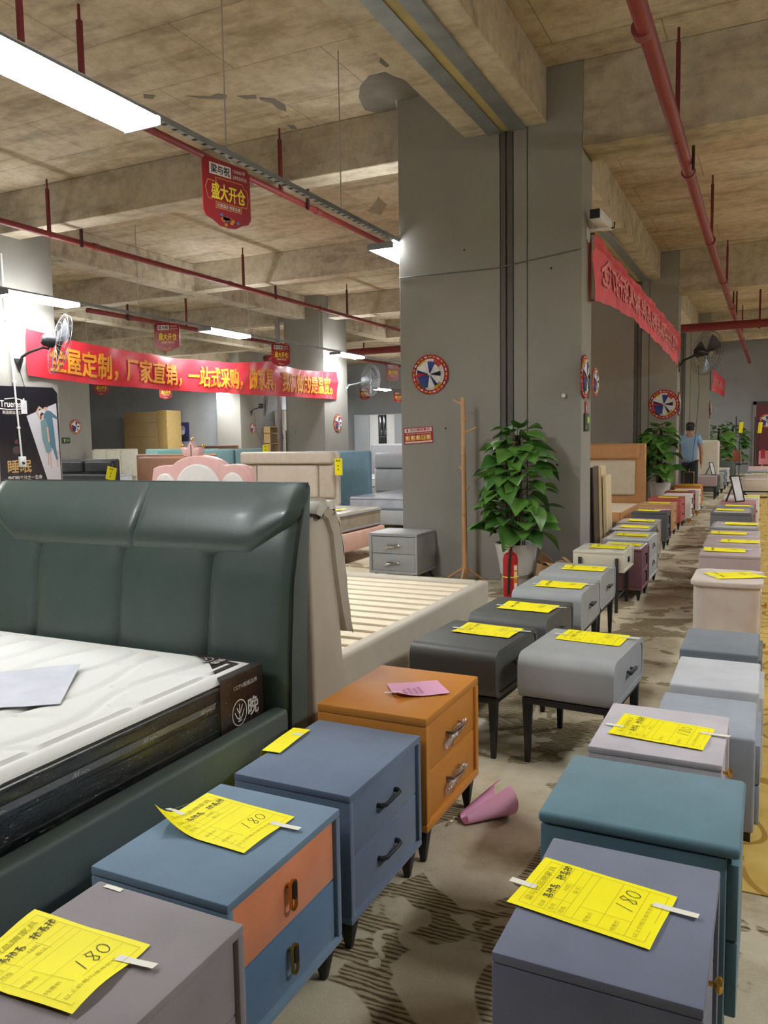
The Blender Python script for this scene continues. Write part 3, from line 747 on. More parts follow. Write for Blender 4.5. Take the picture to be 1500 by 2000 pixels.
for lb, x, y, h in (('tan', -1.44, 12.05, .472), ('coral red', -1.44, 13.15, .472), ('maroon', -1.44, 14.75, .472), ('far orange', -1.35, 16.3, .482)):
    price_tag('yellow price tag on the %s bedside table' % lb, x, y, h, 0, None, 0, tapes=(0, 0))
price_tag('yellow price tag on the pale grey table far along the row', -1.28, 21.25, .502, 0, None, 0, tapes=(0, 0))
price_tag('yellow price tag on the blue grey table far along the row', -1.3, 22.6, .502, 0, None, 0, tapes=(0, 0))
price_tag('yellow price tag on the slate blue table in the near corner', -.318, 1.632, .472, -8, '180', 2, amp=.003)
price_tag('yellow price tag on the lilac white table', -.305, 2.70, .472, -6, '180', 2)
price_tag('yellow price tag lying askew on the beige round-lidded table', -.18, 5.17, .602, 28, '480', 1)
price_tag('yellow price tag on the nearest mauve table', -.31, 6.66, .552, 2, '180', 1)
price_tag('yellow price tag on the middle mauve table', -.22, 7.24, .552, -2, '180', 1)
price_tag('yellow price tag on the farthest mauve table', -.33, 7.82, .552, 0, '180', 1)
price_tag('yellow price tag on the raised white top', -.25, 8.58, .560, 0, '180', 0)
for lb, x, y, h in (('dark grey table with white tray top', -.42, 10.15, .56), ('grey table before the rose one', -.36, 10.85, .552), ('white table behind the rose one', -.3, 12.5, .552), ('far white topped table', -.25, 19.9, .54)):
    price_tag('yellow price tag on the %s' % lb, x, y, h, 1, None, 0, tapes=(0, 0))
# strip of clear tape on the mauve-grey table
tag(MB().grid(2, 4, lambda a, b: (-1.325+.05*b, 1.255+.012*a, .4615+.001*math.sin(b*3))).build('clear_tape_strip', TAPE, None, thick=.0004), 'short clear tape strip at the back corner of the mauve-grey table', 'tape')
# rolled pink note on the carpet
r = thing('rolled_paper_note', 'pink paper rolled into a cone on the carpet below the orange table', 'paper', (-.95, 2.80, .0), rad(52))
def cone(a, b):
    t = rad(-250+320*b); R = .028+.05*a
    return (.0+.19*(a-.5), R*math.cos(t)*1.05, .003+max(0, R*.8+R*.8*math.sin(t)))
MB().grid(8, 18, cone).build('paper', PINKP, r, thick=.0006)
MB().grid(6, 1, lambda a, b: (-.09-.07*a, .02+.012*b+.03*math.sin(a*5)*.5, .006+.012*math.sin(a*6)**2)).build('tape', TAPE, r)
lettering('handwriting', '佳', inkm('#5d3a52'), r, lambda u, v: cone(.2+u, .55+v)[:2] + (cone(.2+u, .55+v)[2]+.003,), 0, 0, .3, .14)
# ---------------------------------------------------------------- green bed in front
GRN = M('#4c5a55', .36, bump=.22, bscale=300, var=.04, coat=.12)
GRNS = M('#525e5b', .55, bump=.2, var=.04)
def green_bed():
    r = thing('upholstered_bed', 'dark green leather bed with padded headboard and black wrapped mattress', 'bed', (-2.44, 1.5, 0))
    ox, oy = 2.44, -1.5
    XL, XR = -3.29, -1.60
    pf = [(.3, 2.455), (.65, 2.47), (.92, 2.50), (1.05, 2.535), (1.18, 2.58), (1.285, 2.622)]
    def yf(z):
        z = max(.3, min(1.285, z))
        for (a, ya), (b, yb) in zip(pf, pf[1:]):
            if z <= b: return ya+(yb-ya)*(z-a)/(b-a)
        return pf[-1][1]
    T = lambda mb: mb.map(lambda x, y, z: (x+ox, y+oy, z))
    hb = T(MB().prism([(y+.012, z) for z, y in pf] + [(2.652, 1.275), (2.60, .7), (2.575, .06), (2.47, .06)], 'x', XL, XR)).build('headboard', GRNS, r, bev=.006)
    # seat of four padded panels
    ed = [XL+.004, -2.94, -2.45, -1.985, XR-.004]
    for a, b in zip(ed, ed[1:]):
        def P(u, v, a=a, b=b):
            x = a+(b-a)*u; z = .30+(1.24-.30)*v
            x += .035*(2*v-1)*math.sin(v*3.1)*(0 if abs(x-XL) < .02 or abs(x-XR) < .02 else 1)*.4
            bl = .026*(1-abs(2*u-1)**7)*(1-(1-v)**9)*(1-v**14)
            return (x, yf(z)-bl+.008, z)
        T(MB().grid(26, 24, P)).build('padded_panel', GRN, hb)
    # folded cushion along the top, in two halves
    def zl(x):
        e = min(x-XL, XR-x)
        if e > .2: return 1.0
        t = max(0, e)/.2
        return 1.0+.165*(1-t**.8)
    for a, b in ((XL, -2.40), (-2.40, XR)):
        def Q(u, v, a=a, b=b):
            x = a+(b-a)*u + (.03*math.sin(v*2.6) if 0 < u < 1 else (.03*math.sin(v*2.6) if (a if u == 0 else b) == -2.40 else 0))
            z0 = zl(min(max(x, XL), XR)); z = z0+(1.287-z0)*v
            end = min(1, min(x-XL, XR-x)/.05+.15); end = max(.05, end)
            sm = 1-.25*math.exp(-((x-(-2.40+.03*math.sin(v*2.6)))/.012)**2)
            bl = .062*(1-(1-v)**7)*(1-.82*v**2.2)*end**.5*sm
            # a few creases running into the end
            bl += .006*math.sin(26*(z+abs(x-XR)*.9))*max(0, 1-abs(x-(XR-.16))/.12)*v*(1-v)*2
            return (x, yf(z)+.012-bl, z-.012*(1-v)*math.sin(math.pi*u)*.3)
        T(MB().grid(60, 26, Q)).build('top_cushion', GRN, hb)
    T(MB().tube([(XR-.001, yf(z)+.006, z) for z in [.32+.05*i for i in range(20)]] + [(XR-.002, 2.628, 1.287)], .006, 6)).build('piping', BLACK, hb)
    T(MB().tube([(XL+(XR-XL)*i/20, 2.63, 1.287) for i in range(21)], .005, 6)).build('piping', BLACK, hb)
    T(MB().box(-1.672, -1.602, -.2, 2.46, .06, .455)).build('side_rail', GRNS, r, bev=.018, seg=3)
    T(MB().box(-3.285, -3.215, -.2, 2.46, .06, .455)).build('side_rail', GRNS, r, bev=.018, seg=3)
    T(MB().box(-3.285, -1.602, -.27, -.19, .06, .455)).build('foot_rail', GRNS, r, bev=.018, seg=3)
    T(MB().box(-3.21, -1.68, -.18, 2.44, .34, .37)).build('slat_deck', PINE, r)
    for x in (-3.15, -1.75):
        for y in (-.1, 2.3): T(MB().box(x-.03, x+.03, y-.03, y+.03, 0, .07)).build('leg', BLACK, r)
green_bed()
def quilt():
    m, nt, b = newmat('white_quilted_knit'); tc = nn(nt, 'ShaderNodeTexCoord')
    n = nn(nt, 'ShaderNodeTexNoise', Scale=400, Detail=2.0); nt.links.new(tc.outputs['Object'], n.inputs['Vector'])
    b.inputs['Base Color'].default_value = lin('#dcdcd6'); b.inputs['Roughness'].default_value = .85
    bp = nn(nt, 'ShaderNodeBump', Strength=.4, Distance=.002); nt.links.new(n.outputs[0], bp.inputs['Height']); nt.links.new(bp.outputs[0], b.inputs['Normal'])
    return m
QUILT = quilt()
WRAPB = M('#15171a', .35, var=.25, vscale=14, bump=.8, bscale=38, coat=.7)
def big_mattress():
    r = thing('mattress', 'white quilted mattress with black sides still in its plastic wrap', 'mattress', (-2.44, 1.1, .37))
    x0, x1, y0, y1, z0, z1 = -.755, .745, -1.25, 1.315, .003, .262
    MB().box(x0, x1, y0, y1, z0, z1-.018).build('side_border', WRAPB, r, bev=.008, seg=2)
    rnd = random.Random(5)
    def Z(x, y):
        g = 0
        for k in range(9):          # long wandering stitch lines
            c = -.74+k*.185
            s = c + .035*math.sin(y*5.3+k*1.7)+.02*math.sin(y*11+k*2.9)
            g = max(g, math.exp(-((x-s)/.017)**2))
            j = math.floor((y+.17*(k % 2))/.36)
            yy = (j+.5)*.36 - .17*(k % 2) + .02*math.sin(j*3+k)
            if abs(x-s-.09) < .06: g = max(g, .8*math.exp(-((y-yy-.35*(x-s-.09))/.018)**2))
        e = min(x-x0, x1-x, y-y0, y1-y)
        if e < .075: g = math.exp(-((e-.07)/.014)**2)
        edge = max(0, 1-e/.05)
        return z1+.004-.011*g-.026*edge**2
    MB().grid(150, 240, lambda u, v: (x0+.004+(x1-x0-.008)*u, y0+.004+(y1-y0-.008)*v, Z(x0+.004+(x1-x0-.008)*u, y0+.004+(y1-y0-.008)*v))).build('quilted_top', QUILT, r)
    MB().tube([(x1+.004, y0, z1-.03), (x1+.006, 0, z1-.03), (x1+.004, y1-.26, z1-.03)], .006, 6).build('piping', BLACK, r)
    for z in (.09, .055, .15):
        MB().tube([(x1+.0015, y0, z), (x1+.003, y1-.27, z)], .0035, 6).build('seam', M('#2a2c30', .3), r)
    MB().grid(30, 2, lambda u, v: (x1+.006, y0+(y1-.28-y0)*u, .172+.02*v)).build('ribbon', M('#6f6e70', .35, bump=0, coat=.5), r, thick=.001)
    for k in range(8):
        yy = .95-k*.27
        strokes_ = MB(); fn = lambda a, b, yy=yy: (x1+.0085, yy+a, .176+b)
        strokes(strokes_, fn, [[(0, 0), (.012, .012), (.01, 0), (.024, .012), (.02, 0)], [(.03, .003), (.036, .006), (.042, .002), (.048, .006), (.06, .003)]], .002)
        strokes_.build('ribbon_script', M('#c8c5c0', .5, bump=0), r, smooth=False, recalc=False)
    LB = M('#2e201d', .3, bump=.3, bscale=25, coat=.6)
    MB().grid(4, 6, lambda u, v: (x1+.009+.003*math.sin(u*7), y1-.255+.25*u, .004+.253*v)).build('corner_label', LB, r, thick=.001)
    MB().add([(x1+.006, y1-.255, z1-.004), (x1+.006, y1-.004, z1-.004), (x1-.34, y1-.004, z1+.006), (x1-.16, y1-.1, z1+.009)], [(0, 1, 2, 3)]).build('corner_label', LB, r, thick=.002)
    fn = lambda a, b: (x1+.0135, y1-.255+a, b)
    LW = M('#d9d4ce', .5, bump=0)
    m = MB(); strokes(m, fn, [oval(.1, .12, .042, .046, 24)], .004); strokes(m, fn, [[(.085, .14), (.1, .115), (.118, .145)], [(.1, .15), (.1, .095)], [(.073, .125), (.085, .105), (.1, .095), (.116, .105), (.127, .125)], [(.09, .09), (.112, .09)]], .004)
    m.build('logo', LW, r, smooth=False, recalc=False)
    lettering('lettering', '晚', LW, r, fn, .152, .09, .215, .155, .02)
    lettering('lettering', 'CCTV展播品牌', LW, r, fn, .07, .205, .21, .222)
    lettering('lettering', '享睡眠', M('#8c7340', .5, bump=0), r, fn, .13, .045, .21, .062)
    ft = lambda a, b: (x1-.13+b*.9, y1-.085+a*.9+.0, z1+.0115)
    m = MB(); strokes(m, ft, [oval(.0, -.06, .03, .03, 16), [(-.012, -.07), (0, -.055), (.012, -.07)]], .004); m.build('logo', LW, r, smooth=False, recalc=False)
    lettering('lettering', '晚安', LW, r, ft, -.035, -.015, .035, .02, .02)
    # clear wrap pulled over the side
    def film(u, v):
        y = y0+(y1-y0)*u; a = v
        return (x1+.012+.004*math.sin(y*40+9*a)*math.sin(a*9), y, .01+.252*(1-a)+.003*math.sin(y*23))
    MB().grid(120, 8, film).build('plastic_wrap', FILMT, r)
    return r
big_mattress()
# leaflet lying on the mattress
r = thing('leaflet', 'pale leaflet with blue logo lying on the white mattress', 'leaflet', (-2.36, 1.72, .642), rad(38))
MB().grid(6, 6, lambda a, b: ((a-.5)*.62, (b-.5)*.42, .006+.006*math.sin(a*5+b*3))).build('paper', M('#c9cbd4', .45, bump=0), r, thick=.0008)
fn = lambda a, b: (a, b, .0185)
m = MB(); strokes(m, fn, [oval(-.02, .12, .05, .035, 20), [(-.05, .12), (-.02, .10), (.01, .13)]], .008); m.build('logo', inkm('#3b3f8c'), r, smooth=False, recalc=False)
flat(flat(flat(MB(), fn, [(-.05, -.02), (-.01, -.02), (-.01, .01), (-.05, .01)]), fn, [(-.05, -.08), (-.01, -.08), (-.01, -.05), (-.05, -.05)]), fn, [(-.12, -.02), (-.08, -.02), (-.08, .01), (-.12, .01)]).build('red_print', inkm('#d98880'), r, smooth=False)
flat(MB(), fn, [(-.3, -.2), (-.1, -.2), (-.22, -.12), (-.3, -.14)]).build('blue_print', inkm('#4a4a74'), r, smooth=False)

# ---------------------------------------------------------------- beige slatted bed behind it
BEI = M('#c2b9a8', .5, bump=.2, var=.04)
def beige_bed():
    r = thing('slatted_bed', 'beige leather bed without mattress showing bare pine slats', 'bed', (-2.55, 3.9, 0))
    T = lambda mb: mb.map(lambda x, y, z: (x+2.55, y-3.9, z))
    XL, XR = -3.45, -1.62
    sec = [(2.685, .0), (2.665, 1.10), (2.69, 1.155), (2.75, 1.175), (2.815, 1.11), (2.855, 1.0), (2.895, .75), (2.92, .52), (3.0, .40), (3.02, .0)]
    hb = T(MB().prism(sec, 'x', XL, XR)).build('headboard', BEI, r, bev=.014, seg=3)
    core = [(2.70, 1.15), (2.75, 1.185), (2.81, 1.165), (2.86, 1.08), (2.885, .92), (2.915, .76), (2.945, .63)]
    def pil(u, v):      # v round the section, u along x
        n = len(core)-1
        t = v*2 if v <= .5 else 2-v*2
        k = min(n-1, int(t*n)); f = t*n-k
        a, b = Vector(core[k]), Vector(core[k+1]); p = a.lerp(b, f); d = (b-a).normalized(); nrm = Vector((d.y, -d.x))
        if nrm.y < 0 and nrm.x < 0: nrm = -nrm
        side = 1 if v <= .5 else -1
        th = .068*(math.sin(math.pi*min(1, max(0, t*.96+.02))))**.35
        endf = math.sqrt(max(0.0004, 1-max(0, (abs(2*u-1)-.965)/.035)**2))
        pl = .006*math.sin(t*46)*max(0, (abs(2*u-1)-.84)/.16)*(1 if t < .62 else .35)*side
        q = p + nrm*(side*th*.62*endf + (pl if side > 0 else 0)) + Vector((0, .0))
        return (XL-.01+(XR-XL+.045)*u, q.x, q.y)
    T(MB().grid(110, 90, pil)).build('draped_cushion', M('#cdc7ba', .45, bump=.3, var=.05), hb)
    for z0, x0, x1, y0, y1, nm in ((.5, -1.76, -1.68, 2.9, 5.05, 'side_rail'), (.5, -3.42, -3.34, 2.9, 5.05, 'side_rail'), (.5, -3.34, -1.76, 4.97, 5.05, 'foot_rail')):
        T(MB().box(x0, x1, y0, y1, .05, z0)).build(nm, BEI, r, bev=.02, seg=3)
    T(MB().box(-1.80, -1.765, 3.02, 4.965, .40, .455)).build('ledger', PINE, r)
    T(MB().box(-3.335, -3.30, 3.02, 4.965, .40, .455)).build('ledger', PINE, r)
    sl = MB().box(-.765, .765, -.048, .048, 0, .02).mesh('slat', bev=.003); sl.materials.append(PINE)
    for i in range(14): link('slat', sl, r, (0, 3.05+.1435*i-3.9, .457))
    for x in (-3.3, -1.8):
        for y in (3.0, 4.9): T(MB().box(x-.03, x+.03, y-.03, y+.03, 0, .06)).build('leg', BLACK, r)
beige_bed()

# ---------------------------------------------------------------- beds farther back
def bed(label, x0, x1, yh, hz, col, pads=(), face=-1, mat=leather, base=True, mlabel=None, mcol='#c9cbd0', length=2.0, th=.1, bev=.035, hbx=None, basecol=None, mz=(.36, .58), lean=0):
    """headboard at yh facing face*y with a platform in front; pads: (u0,u1,z0,z1[,colour[,push]])"""
    r = thing('upholstered_bed', label, 'bed', ((x0+x1)/2, yh, 0), group='display beds farther back')
    hx = hbx or (x0, x1); cx = (x0+x1)/2; s = face
    m = mat(col)
    hb = MB().box(hx[0]-cx, hx[1]-cx, min(0, -s*th), max(0, -s*th), .05 if base else 0, hz).build('headboard', m, r, bev=bev, seg=4)
    for p in pads:
        u0, u1, za, zb = p[:4]; pm = mat(p[4]) if len(p) > 4 and p[4] else m; push = p[5] if len(p) > 5 else .05
        wx = hx[1]-hx[0]
        ya, yb = -s*.03, s*push
        MB().box(hx[0]-cx+wx*u0, hx[0]-cx+wx*u1, min(ya, yb), max(ya, yb), za, zb).build('pad', pm, hb, bev=min(.045, push*.9), seg=4)
    if base:
        bm = mat(basecol or col)
        a, b = s*.06, s*(length+.05)
        MB().box(x0-cx, x1-cx, min(a, b), max(a, b), .14, .36).build('platform', bm, r, bev=.02, seg=2)
        for px in (x0-cx+.08, x1-cx-.08):
            for py in (s*.15, s*(length-.02)): MB().cyl((px, py, 0), (px, py-s*.02, .15), .012, .02, 10).build('leg', DARKLEG, r)
        if mlabel:
            a, b = s*.135, s*(length+.0)
            t = thing('mattress', mlabel, 'mattress', (cx, yh, .36), group='wrapped mattresses farther back')
            MB().box(x0-cx+.03, x1-cx-.03, min(a, b), max(a, b), .003, mz[1]-.36).build('core', M(mcol, .4, var=.12, vscale=7, bump=.5, bscale=30, coat=.5), t, bev=.03, seg=3)
            for z in (.035, mz[1]-.36-.03): MB().tube([(x0-cx+.025, min(a, b)-.004, z), (x1-cx-.025, min(a, b)-.004, z), (x1-cx-.025, max(a, b), z)], .008, 6).build('piping', M('#8e8f98', .5), t)
    return r
bed('black leather bed with double cushioned headboard beside the poster', -12.3, -10.75, 11.0, 1.175, '#44464a', ((.04, .48, .93, 1.14), (.52, .96, .93, 1.14), (.04, .96, .5, .9)))
bed('brown leather bed behind the pink crown headboard', -10.75, -8.93, 11.5, 1.245, '#a97b5e', ((.05, .93, .5, 1.2, None, .06),), mlabel='wrapped mattress between the black and brown beds')
bed('cream leather bed with rolled top headboard and quilted corners', -8.22, -6.35, 11.4, 1.265, '#d3cab8', ((.0, .97, 1.07, 1.27, None, .12), (.16, .8, .5, 1.05, None, .06), (.0, .15, .5, 1.05, '#c9bfac', .045), (.81, .97, .5, 1.05, '#c9bfac', .045)), length=1.78)
bed('blue headboard standing edge-out behind the cream bed', -7.4, -6.08, 12.1, 1.265, '#6f93a4', face=1, base=False)
bed('light blue leather bed with stitched headboard in front of the far column', -12.2, -10.45, 15.4, 1.29, '#7fa3a8', ((.0, .49, .4, 1.28, None, .06), (.51, 1, .4, 1.28, None, .06)))
bed('pale teal bed seen over the brown headboard', -14.9, -12.55, 16.3, 1.29, '#8cb3ae', ((.2, 1, 1.1, 1.27, '#6fa39b', .08),))
bed('ivory tufted bed behind the black bed', -17.9, -16.25, 17.4, 1.30, '#d8d2bf', ((.0, .33, .5, 1.28), (.34, .66, .5, 1.28), (.67, 1, .5, 1.28)), mlabel='wrapped mattress on the ivory tufted bed')
bed('dark brown wooden headboard far behind the teal beds', -17.0, -15.0, 20.5, 1.34, '#6b4a34', base=False, mat=paint)
bed('light grey bed with white stitched headboard next to the broad column', -6.0, -4.7, 13.05, 1.21, '#a9adb0', ((.0, 1, .93, 1.2, None, .075), (.0, .49, .5, .92, None, .055), (.5, 1, .5, .92, None, .055)), mlabel='silver wrapped mattress on the light grey bed', mcol='#aeb4be', mz=(.36, .56), hbx=(-6.5, -4.7))
bed('grey bed with cushioned headboard behind the light grey one', -9.2, -7.2, 18.2, 1.34, '#9b9ca0', ((.05, .97, .5, 1.33, None, .08),), mlabel='white mattress on the far grey bed', mcol='#d8d8d6')
bed('farthest grey headboard rising behind the grey bed', -9.6, -7.6, 21.6, 1.42, '#a3a4a8', base=False)
bed('pale blush bed frame carrying a brown mattress in plastic', -6.2, -4.43, 7.05, .78, '#d6ab9c', face=1, length=2.05, mlabel='brown striped mattress in clear plastic on the blush bed frame', mcol='#9c9280', mz=(.36, .60))
TAN = bed('tan and cream leather bed with bare slats behind the broad column', -3.85, -2.04, 15.05, 1.30, '#c99765', ((.0, .94, 1.02, 1.29, None, .05), (.0, .9, .36, 1.0, '#d6ccb4', .06)), base=False)
def slat_base(root, x0, x1, y0, y1, z):
    X, Y = (x1-x0)/2, (y1-y0)/2
    r = link('slat_frame', MB().box(-X, X, Y-.05, Y, .08, z-.06).mesh('slat_frame', bev=.01), root, (((x0+x1)/2)-root.location.x, ((y0+y1)/2)-root.location.y, 0)); r.data.materials.append(leather('#c99765'))
    MB().box(X-.05, X, -Y, Y, .08, z).build('side_rail', leather('#c99765'), r, bev=.015); MB().box(-X, -X+.05, -Y, Y, .08, z).build('side_rail', leather('#c99765'), r, bev=.015)
    MB().box(-X+.05, X-.05, -Y, -Y+.05, .08, z).build('foot_rail', leather('#c99765'), r, bev=.015)
    sl = MB().box(-X+.05, X-.05, -.045, .045, 0, .02).mesh('slat', bev=.003); sl.materials.append(PINE)
    for i in range(13): link('slat', sl, r, (0, -Y+.14+i*(2*Y-.2)/12.5, z-.035))
    for px in (-X+.1, X-.1):
        for py in (-Y+.1, Y-.1): MB().box(px-.02, px+.02, py-.02, py+.02, 0, .1).build('leg', DARKLEG, r)
slat_base(TAN, -3.8, -2.08, 12.9, 14.98, .24)
bed('cream wing headboard standing behind the man', -1.64, -1.12, 20.62, 1.30, '#ddd6c4', base=False, th=.14, bev=.06)

# pink cloud headboard with a crown
def crown_bed():
    r = thing('crown_bed', 'pink and white cloud-shaped bed headboard with a small crown on top', 'bed', (-7.5, 9.3, 0))
    PK = leather('#dfb3ac'); WH = leather('#dedbd6')
    def top(x):
        b = max(1.02+.10*math.sqrt(max(0, 1-((x+.60)/.30)**2)) if abs(x+.60) < .30 else 0,
                1.02+.24*math.sqrt(max(0, 1-((x+.02)/.52)**2)) if abs(x+.02) < .52 else 0,
                1.0+.135*math.sqrt(max(0, 1-((x-.62)/.27)**2)) if abs(x-.62) < .27 else 0)
        return max(b, .9)
    xs = [-.9+.03*i for i in range(61)]
    hb = MB().prism([(x, top(x)) for x in xs] + [(.9, .1), (-.9, .1)], 'y', 0, .16).build('headboard', PK, r, bev=.025, seg=3, ang=60)
    for a, b, h in ((-.80, -.42, 1.0), (-.40, .40, 1.14), (.42, .82, 1.02)):
        c, w_ = (a+b)/2, (b-a)/2
        MB().prism([(c+w_*math.cos(t), .78+(h-.78)*math.sin(t)) for t in [math.pi*i/20 for i in range(21)]] + [(a, .45), (b, .45)], 'y', -.06, .01).build('white_pad', WH, hb, bev=.03, seg=3, ang=60)
    MB().prism([(-.42+.3*u, 1.12+.16*math.sin(u*1.9)) for u in [i/8 for i in range(9)]] + [(-.14, 1.06), (-.44, 1.02)], 'y', .03, .12).build('brown_band', leather('#a3674e'), hb)
    cr = MB().prism([(-.30, 1.24), (-.03, 1.24), (0.02, 1.385), (-.09, 1.36), (-.165, 1.475), (-.24, 1.36), (-.35, 1.385)], 'y', .02, .14).build('crown', PK, r, bev=.02, seg=3)
    for x, z in ((.03, 1.40), (-.165, 1.50), (-.36, 1.40)): MB().lathe([(0, -.026), (.018, -.018), (.026, 0), (.018, .018), (0, .026)], 14, (x, .08, z)).build('gold_ball', GOLD, cr)
    MB().box(-.15, -.145, .012, .022, 1.25, 1.42).build('seam', BLACK, cr)
    MB().box(-.85, .85, -2.0, -.02, .12, .36).build('platform', PK, r, bev=.03, seg=3)
    MB().box(-.8, .8, -1.95, -.07, .36, .56).build('mattress_pad', WH, r, bev=.03, seg=3)
    for x in (-.75, .75):
        for y in (-1.9, -.1): MB().cyl((x, y, 0), (x, y, .13), .02, n=10).build('leg', DARKLEG, r)
crown_bed()
# quilting on the cream headboard ends and its hang tags come with the small tags below
def hang_tag(label, x, y, z, rz=0, w=.13, h=.27, tilt=0):
    r = thing('hang_tag', label, 'price tag', (x, y, z), group='yellow tags hung on headboards', rot=(0, rad(tilt), rad(rz)))
    MB().grid(6, 8, lambda a, b: ((a-.5)*w, -.004-.006*math.sin(a*3), -h*b)).build('paper', YELLOW, r, thick=.001)
    m = MB(); fn = lambda a, b: (a, -.013, b)
    for k, (px, pz) in enumerate(((-.04, -.05), (.0, -.05), (-.02, -.13), (-.02, -.19))):
        strokes(m, fn, [[(px+.03*q[0], pz+.025*q[1]) for q in ln] for ln in SCR2], .004)
    m.build('handwriting', INK, r, smooth=False, recalc=False)
    MB().tube([(0, -.003, -.01), (.005, 0, .03), (0, .012, .06)], .002, 5).build('string', TAPE, r)
hang_tag('yellow tag hanging at the end of the cream headboard', -6.22, 11.18, 1.16, 8)
hang_tag('yellow tag hanging on the black headboard', -10.73, 10.88, 1.03, 10, .2, .24, 14)
hang_tag('yellow tag hanging on the brown headboard', -9.0, 11.35, 1.17, 0, .15, .2)
hang_tag('small yellow tag on the light blue bed by the far column', -10.42, 15.32, 1.37, 0, .16, .3)
hang_tag('yellow tag above the farthest grey headboard by the broad column', -7.75, 21.57, 1.46, 0, .2, .3)
# paper tag on the brown mattress
price_tag('crumpled yellow tag lying on the brown wrapped mattress', -4.75, 8.35, .602, 70, None, 0, tapes=(0, 0), amp=.02)
# ---------------------------------------------------------------- plants
def leafmesh(k):
    rnd = random.Random(k); mb = MB()
    prof = [0, .31, .46, .53, .52, .45, .34, .18, .02]
    fold = .10+.08*rnd.random(); droop = .12+.35*rnd.random(); tw = rnd.uniform(-.25, .25)
    n = len(prof)-1; vs = []
    for i, w_ in enumerate(prof):
        t = i/n
        for j in range(-2, 3):
            s = j/2
            y = w_*s*.85
            x = t*1.0 - (.10*(1-abs(s))*(1 if i == 0 else 0)) - (.12*abs(s) if i <= 1 else 0)*0
            if i == 1: x -= .10*abs(s)
            z = -droop*t*t + fold*abs(s)*w_*2 - .03*math.sin(t*7)*abs(s) + tw*y*t
            vs.append((x, y, z))
    fs = [(i*5+j, i*5+j+1, (i+1)*5+j+1, (i+1)*5+j) for i in range(n) for j in range(4)]
    me = mb.add(vs, fs).mesh('leaf', ang=80); return me
def leafmat(c0, c1):
    m, nt, b = newmat('waxy_leaf'); tc = nn(nt, 'ShaderNodeTexCoord'); oi = nn(nt, 'ShaderNodeObjectInfo')
    nz = nn(nt, 'ShaderNodeTexNoise', Scale=2.5, Detail=3.0); nt.links.new(tc.outputs['Object'], nz.inputs['Vector'])
    a = mix(nt, oi.outputs['Random'], lin(c0), lin(c1)); a2 = mix(nt, 1.0, a, ramp(nt, nz.outputs[0], [(.3, (.75, .8, .7)), (.7, (1.1, 1.1, 1))]), 'MULTIPLY')
    nt.links.new(a2, b.inputs['Base Color']); b.inputs['Roughness'].default_value = .38
    b.inputs['Subsurface Weight'].default_value = 0; b.inputs['Transmission Weight'].default_value = 0
    return m
LEAFM = leafmat('#3a6a2c', '#6d9a48')
LEAVES = [leafmesh(k) for k in range(4)]
for me in LEAVES: me.materials.append(LEAFM)
POTW = M('#cfccc6', .35, bump=.15, bscale=14, var=.08, vscale=4)
def pothos(label, x, y, ht, spread, nleaf, pot, seed, potcol=POTW, leaf=.17, ymax=9, xmax=9):
    """climbing pothos on a moss pole: every leaf a part"""
    r = thing('potted_plant', label, 'plant', (x, y, 0)); rnd = random.Random(seed)
    pr, ph = pot
    p = MB().lathe([(pr*.62, 0), (pr*.66, .02), (pr*.78, ph*.5), (pr*.93, ph*.9), (pr, ph), (pr*.97, ph+.008), (pr*.88, ph), (pr*.85, ph*.9), (0, ph*.88)], 32).build('pot', potcol, r)
    MB().lathe([(pr*.84, ph*.895), (0, ph*.91)], 20).build('soil', M('#3a3126', .95, bump=.8, bscale=60), r)
    for z in (.28, .31, .34): MB().tube([((pr*(.62+.36*z*.98))*1.02*math.cos(rad(a)), (pr*(.62+.36*z*.98))*1.02*math.sin(rad(a)), ph*z) for a in range(0, 360, 12)], .003, 5, True).build('pot_stripe', M('#6f675e', .5), p)
    MB().cyl((0, 0, ph*.85), (.01, 0, ht-.13), .03, .028, 12).build('moss_pole', M('#2b241d', .95, bump=1, bscale=80), r)
    st = MB()
    for k in range(14):
        a = rnd.uniform(0, 6.28); rr = .035+rnd.random()*.05
        st.tube([(rr*math.cos(a+t*1.2)*(1-.3*t), rr*math.sin(a+t*1.2)*(1-.3*t), ph*.88+(ht*.75-ph)*t) for t in [i/6 for i in range(7)]], .006, 5)
    pts = []
    for k in range(nleaf):
        f = (k+.5)/nleaf
        z = ph*.95+.13+(ht-.16-ph)*f
        a = k*2.39996+rnd.uniform(-.4, .4)
        env = spread*(.95 if f < .55 else .95-1.15*(f-.55))*(.55+.45*rnd.random())
        if f < .12: env *= .9
        if env*math.sin(a)*1.15 > ymax: a = -a
        if env*math.cos(a)*1.15 > xmax: a = math.pi-a
        bx, by = env*.58*math.cos(a), env*.58*math.sin(a)
        sz = leaf*(.75+.5*rnd.random())*(1 if f < .85 else .72)
        pitch = rnd.uniform(-.5, .55) if f < .85 else rnd.uniform(-.7, .1)
        link('leaf', LEAVES[k % 4], r, (bx, by, z), (rnd.uniform(-.5, .5), pitch, a+rnd.uniform(-.3, .3)), (sz*1.12, sz*1.1, sz))
        st.tube([(.02*math.cos(a), .02*math.sin(a), z-.06), (bx*.5, by*.5, z+.0), (bx, by, z)], .0035, 5)
    o = st.build('stems', M('#5d5a35', .7, bump=0), r); o['kind'] = 'stuff'
    return r
P1 = pothos('leafy green climbing plant in a white striped pot by the broad column', -2.17, 7.36, 1.60, .46, 96, (.21, .44), 3, leaf=.20, ymax=.2)
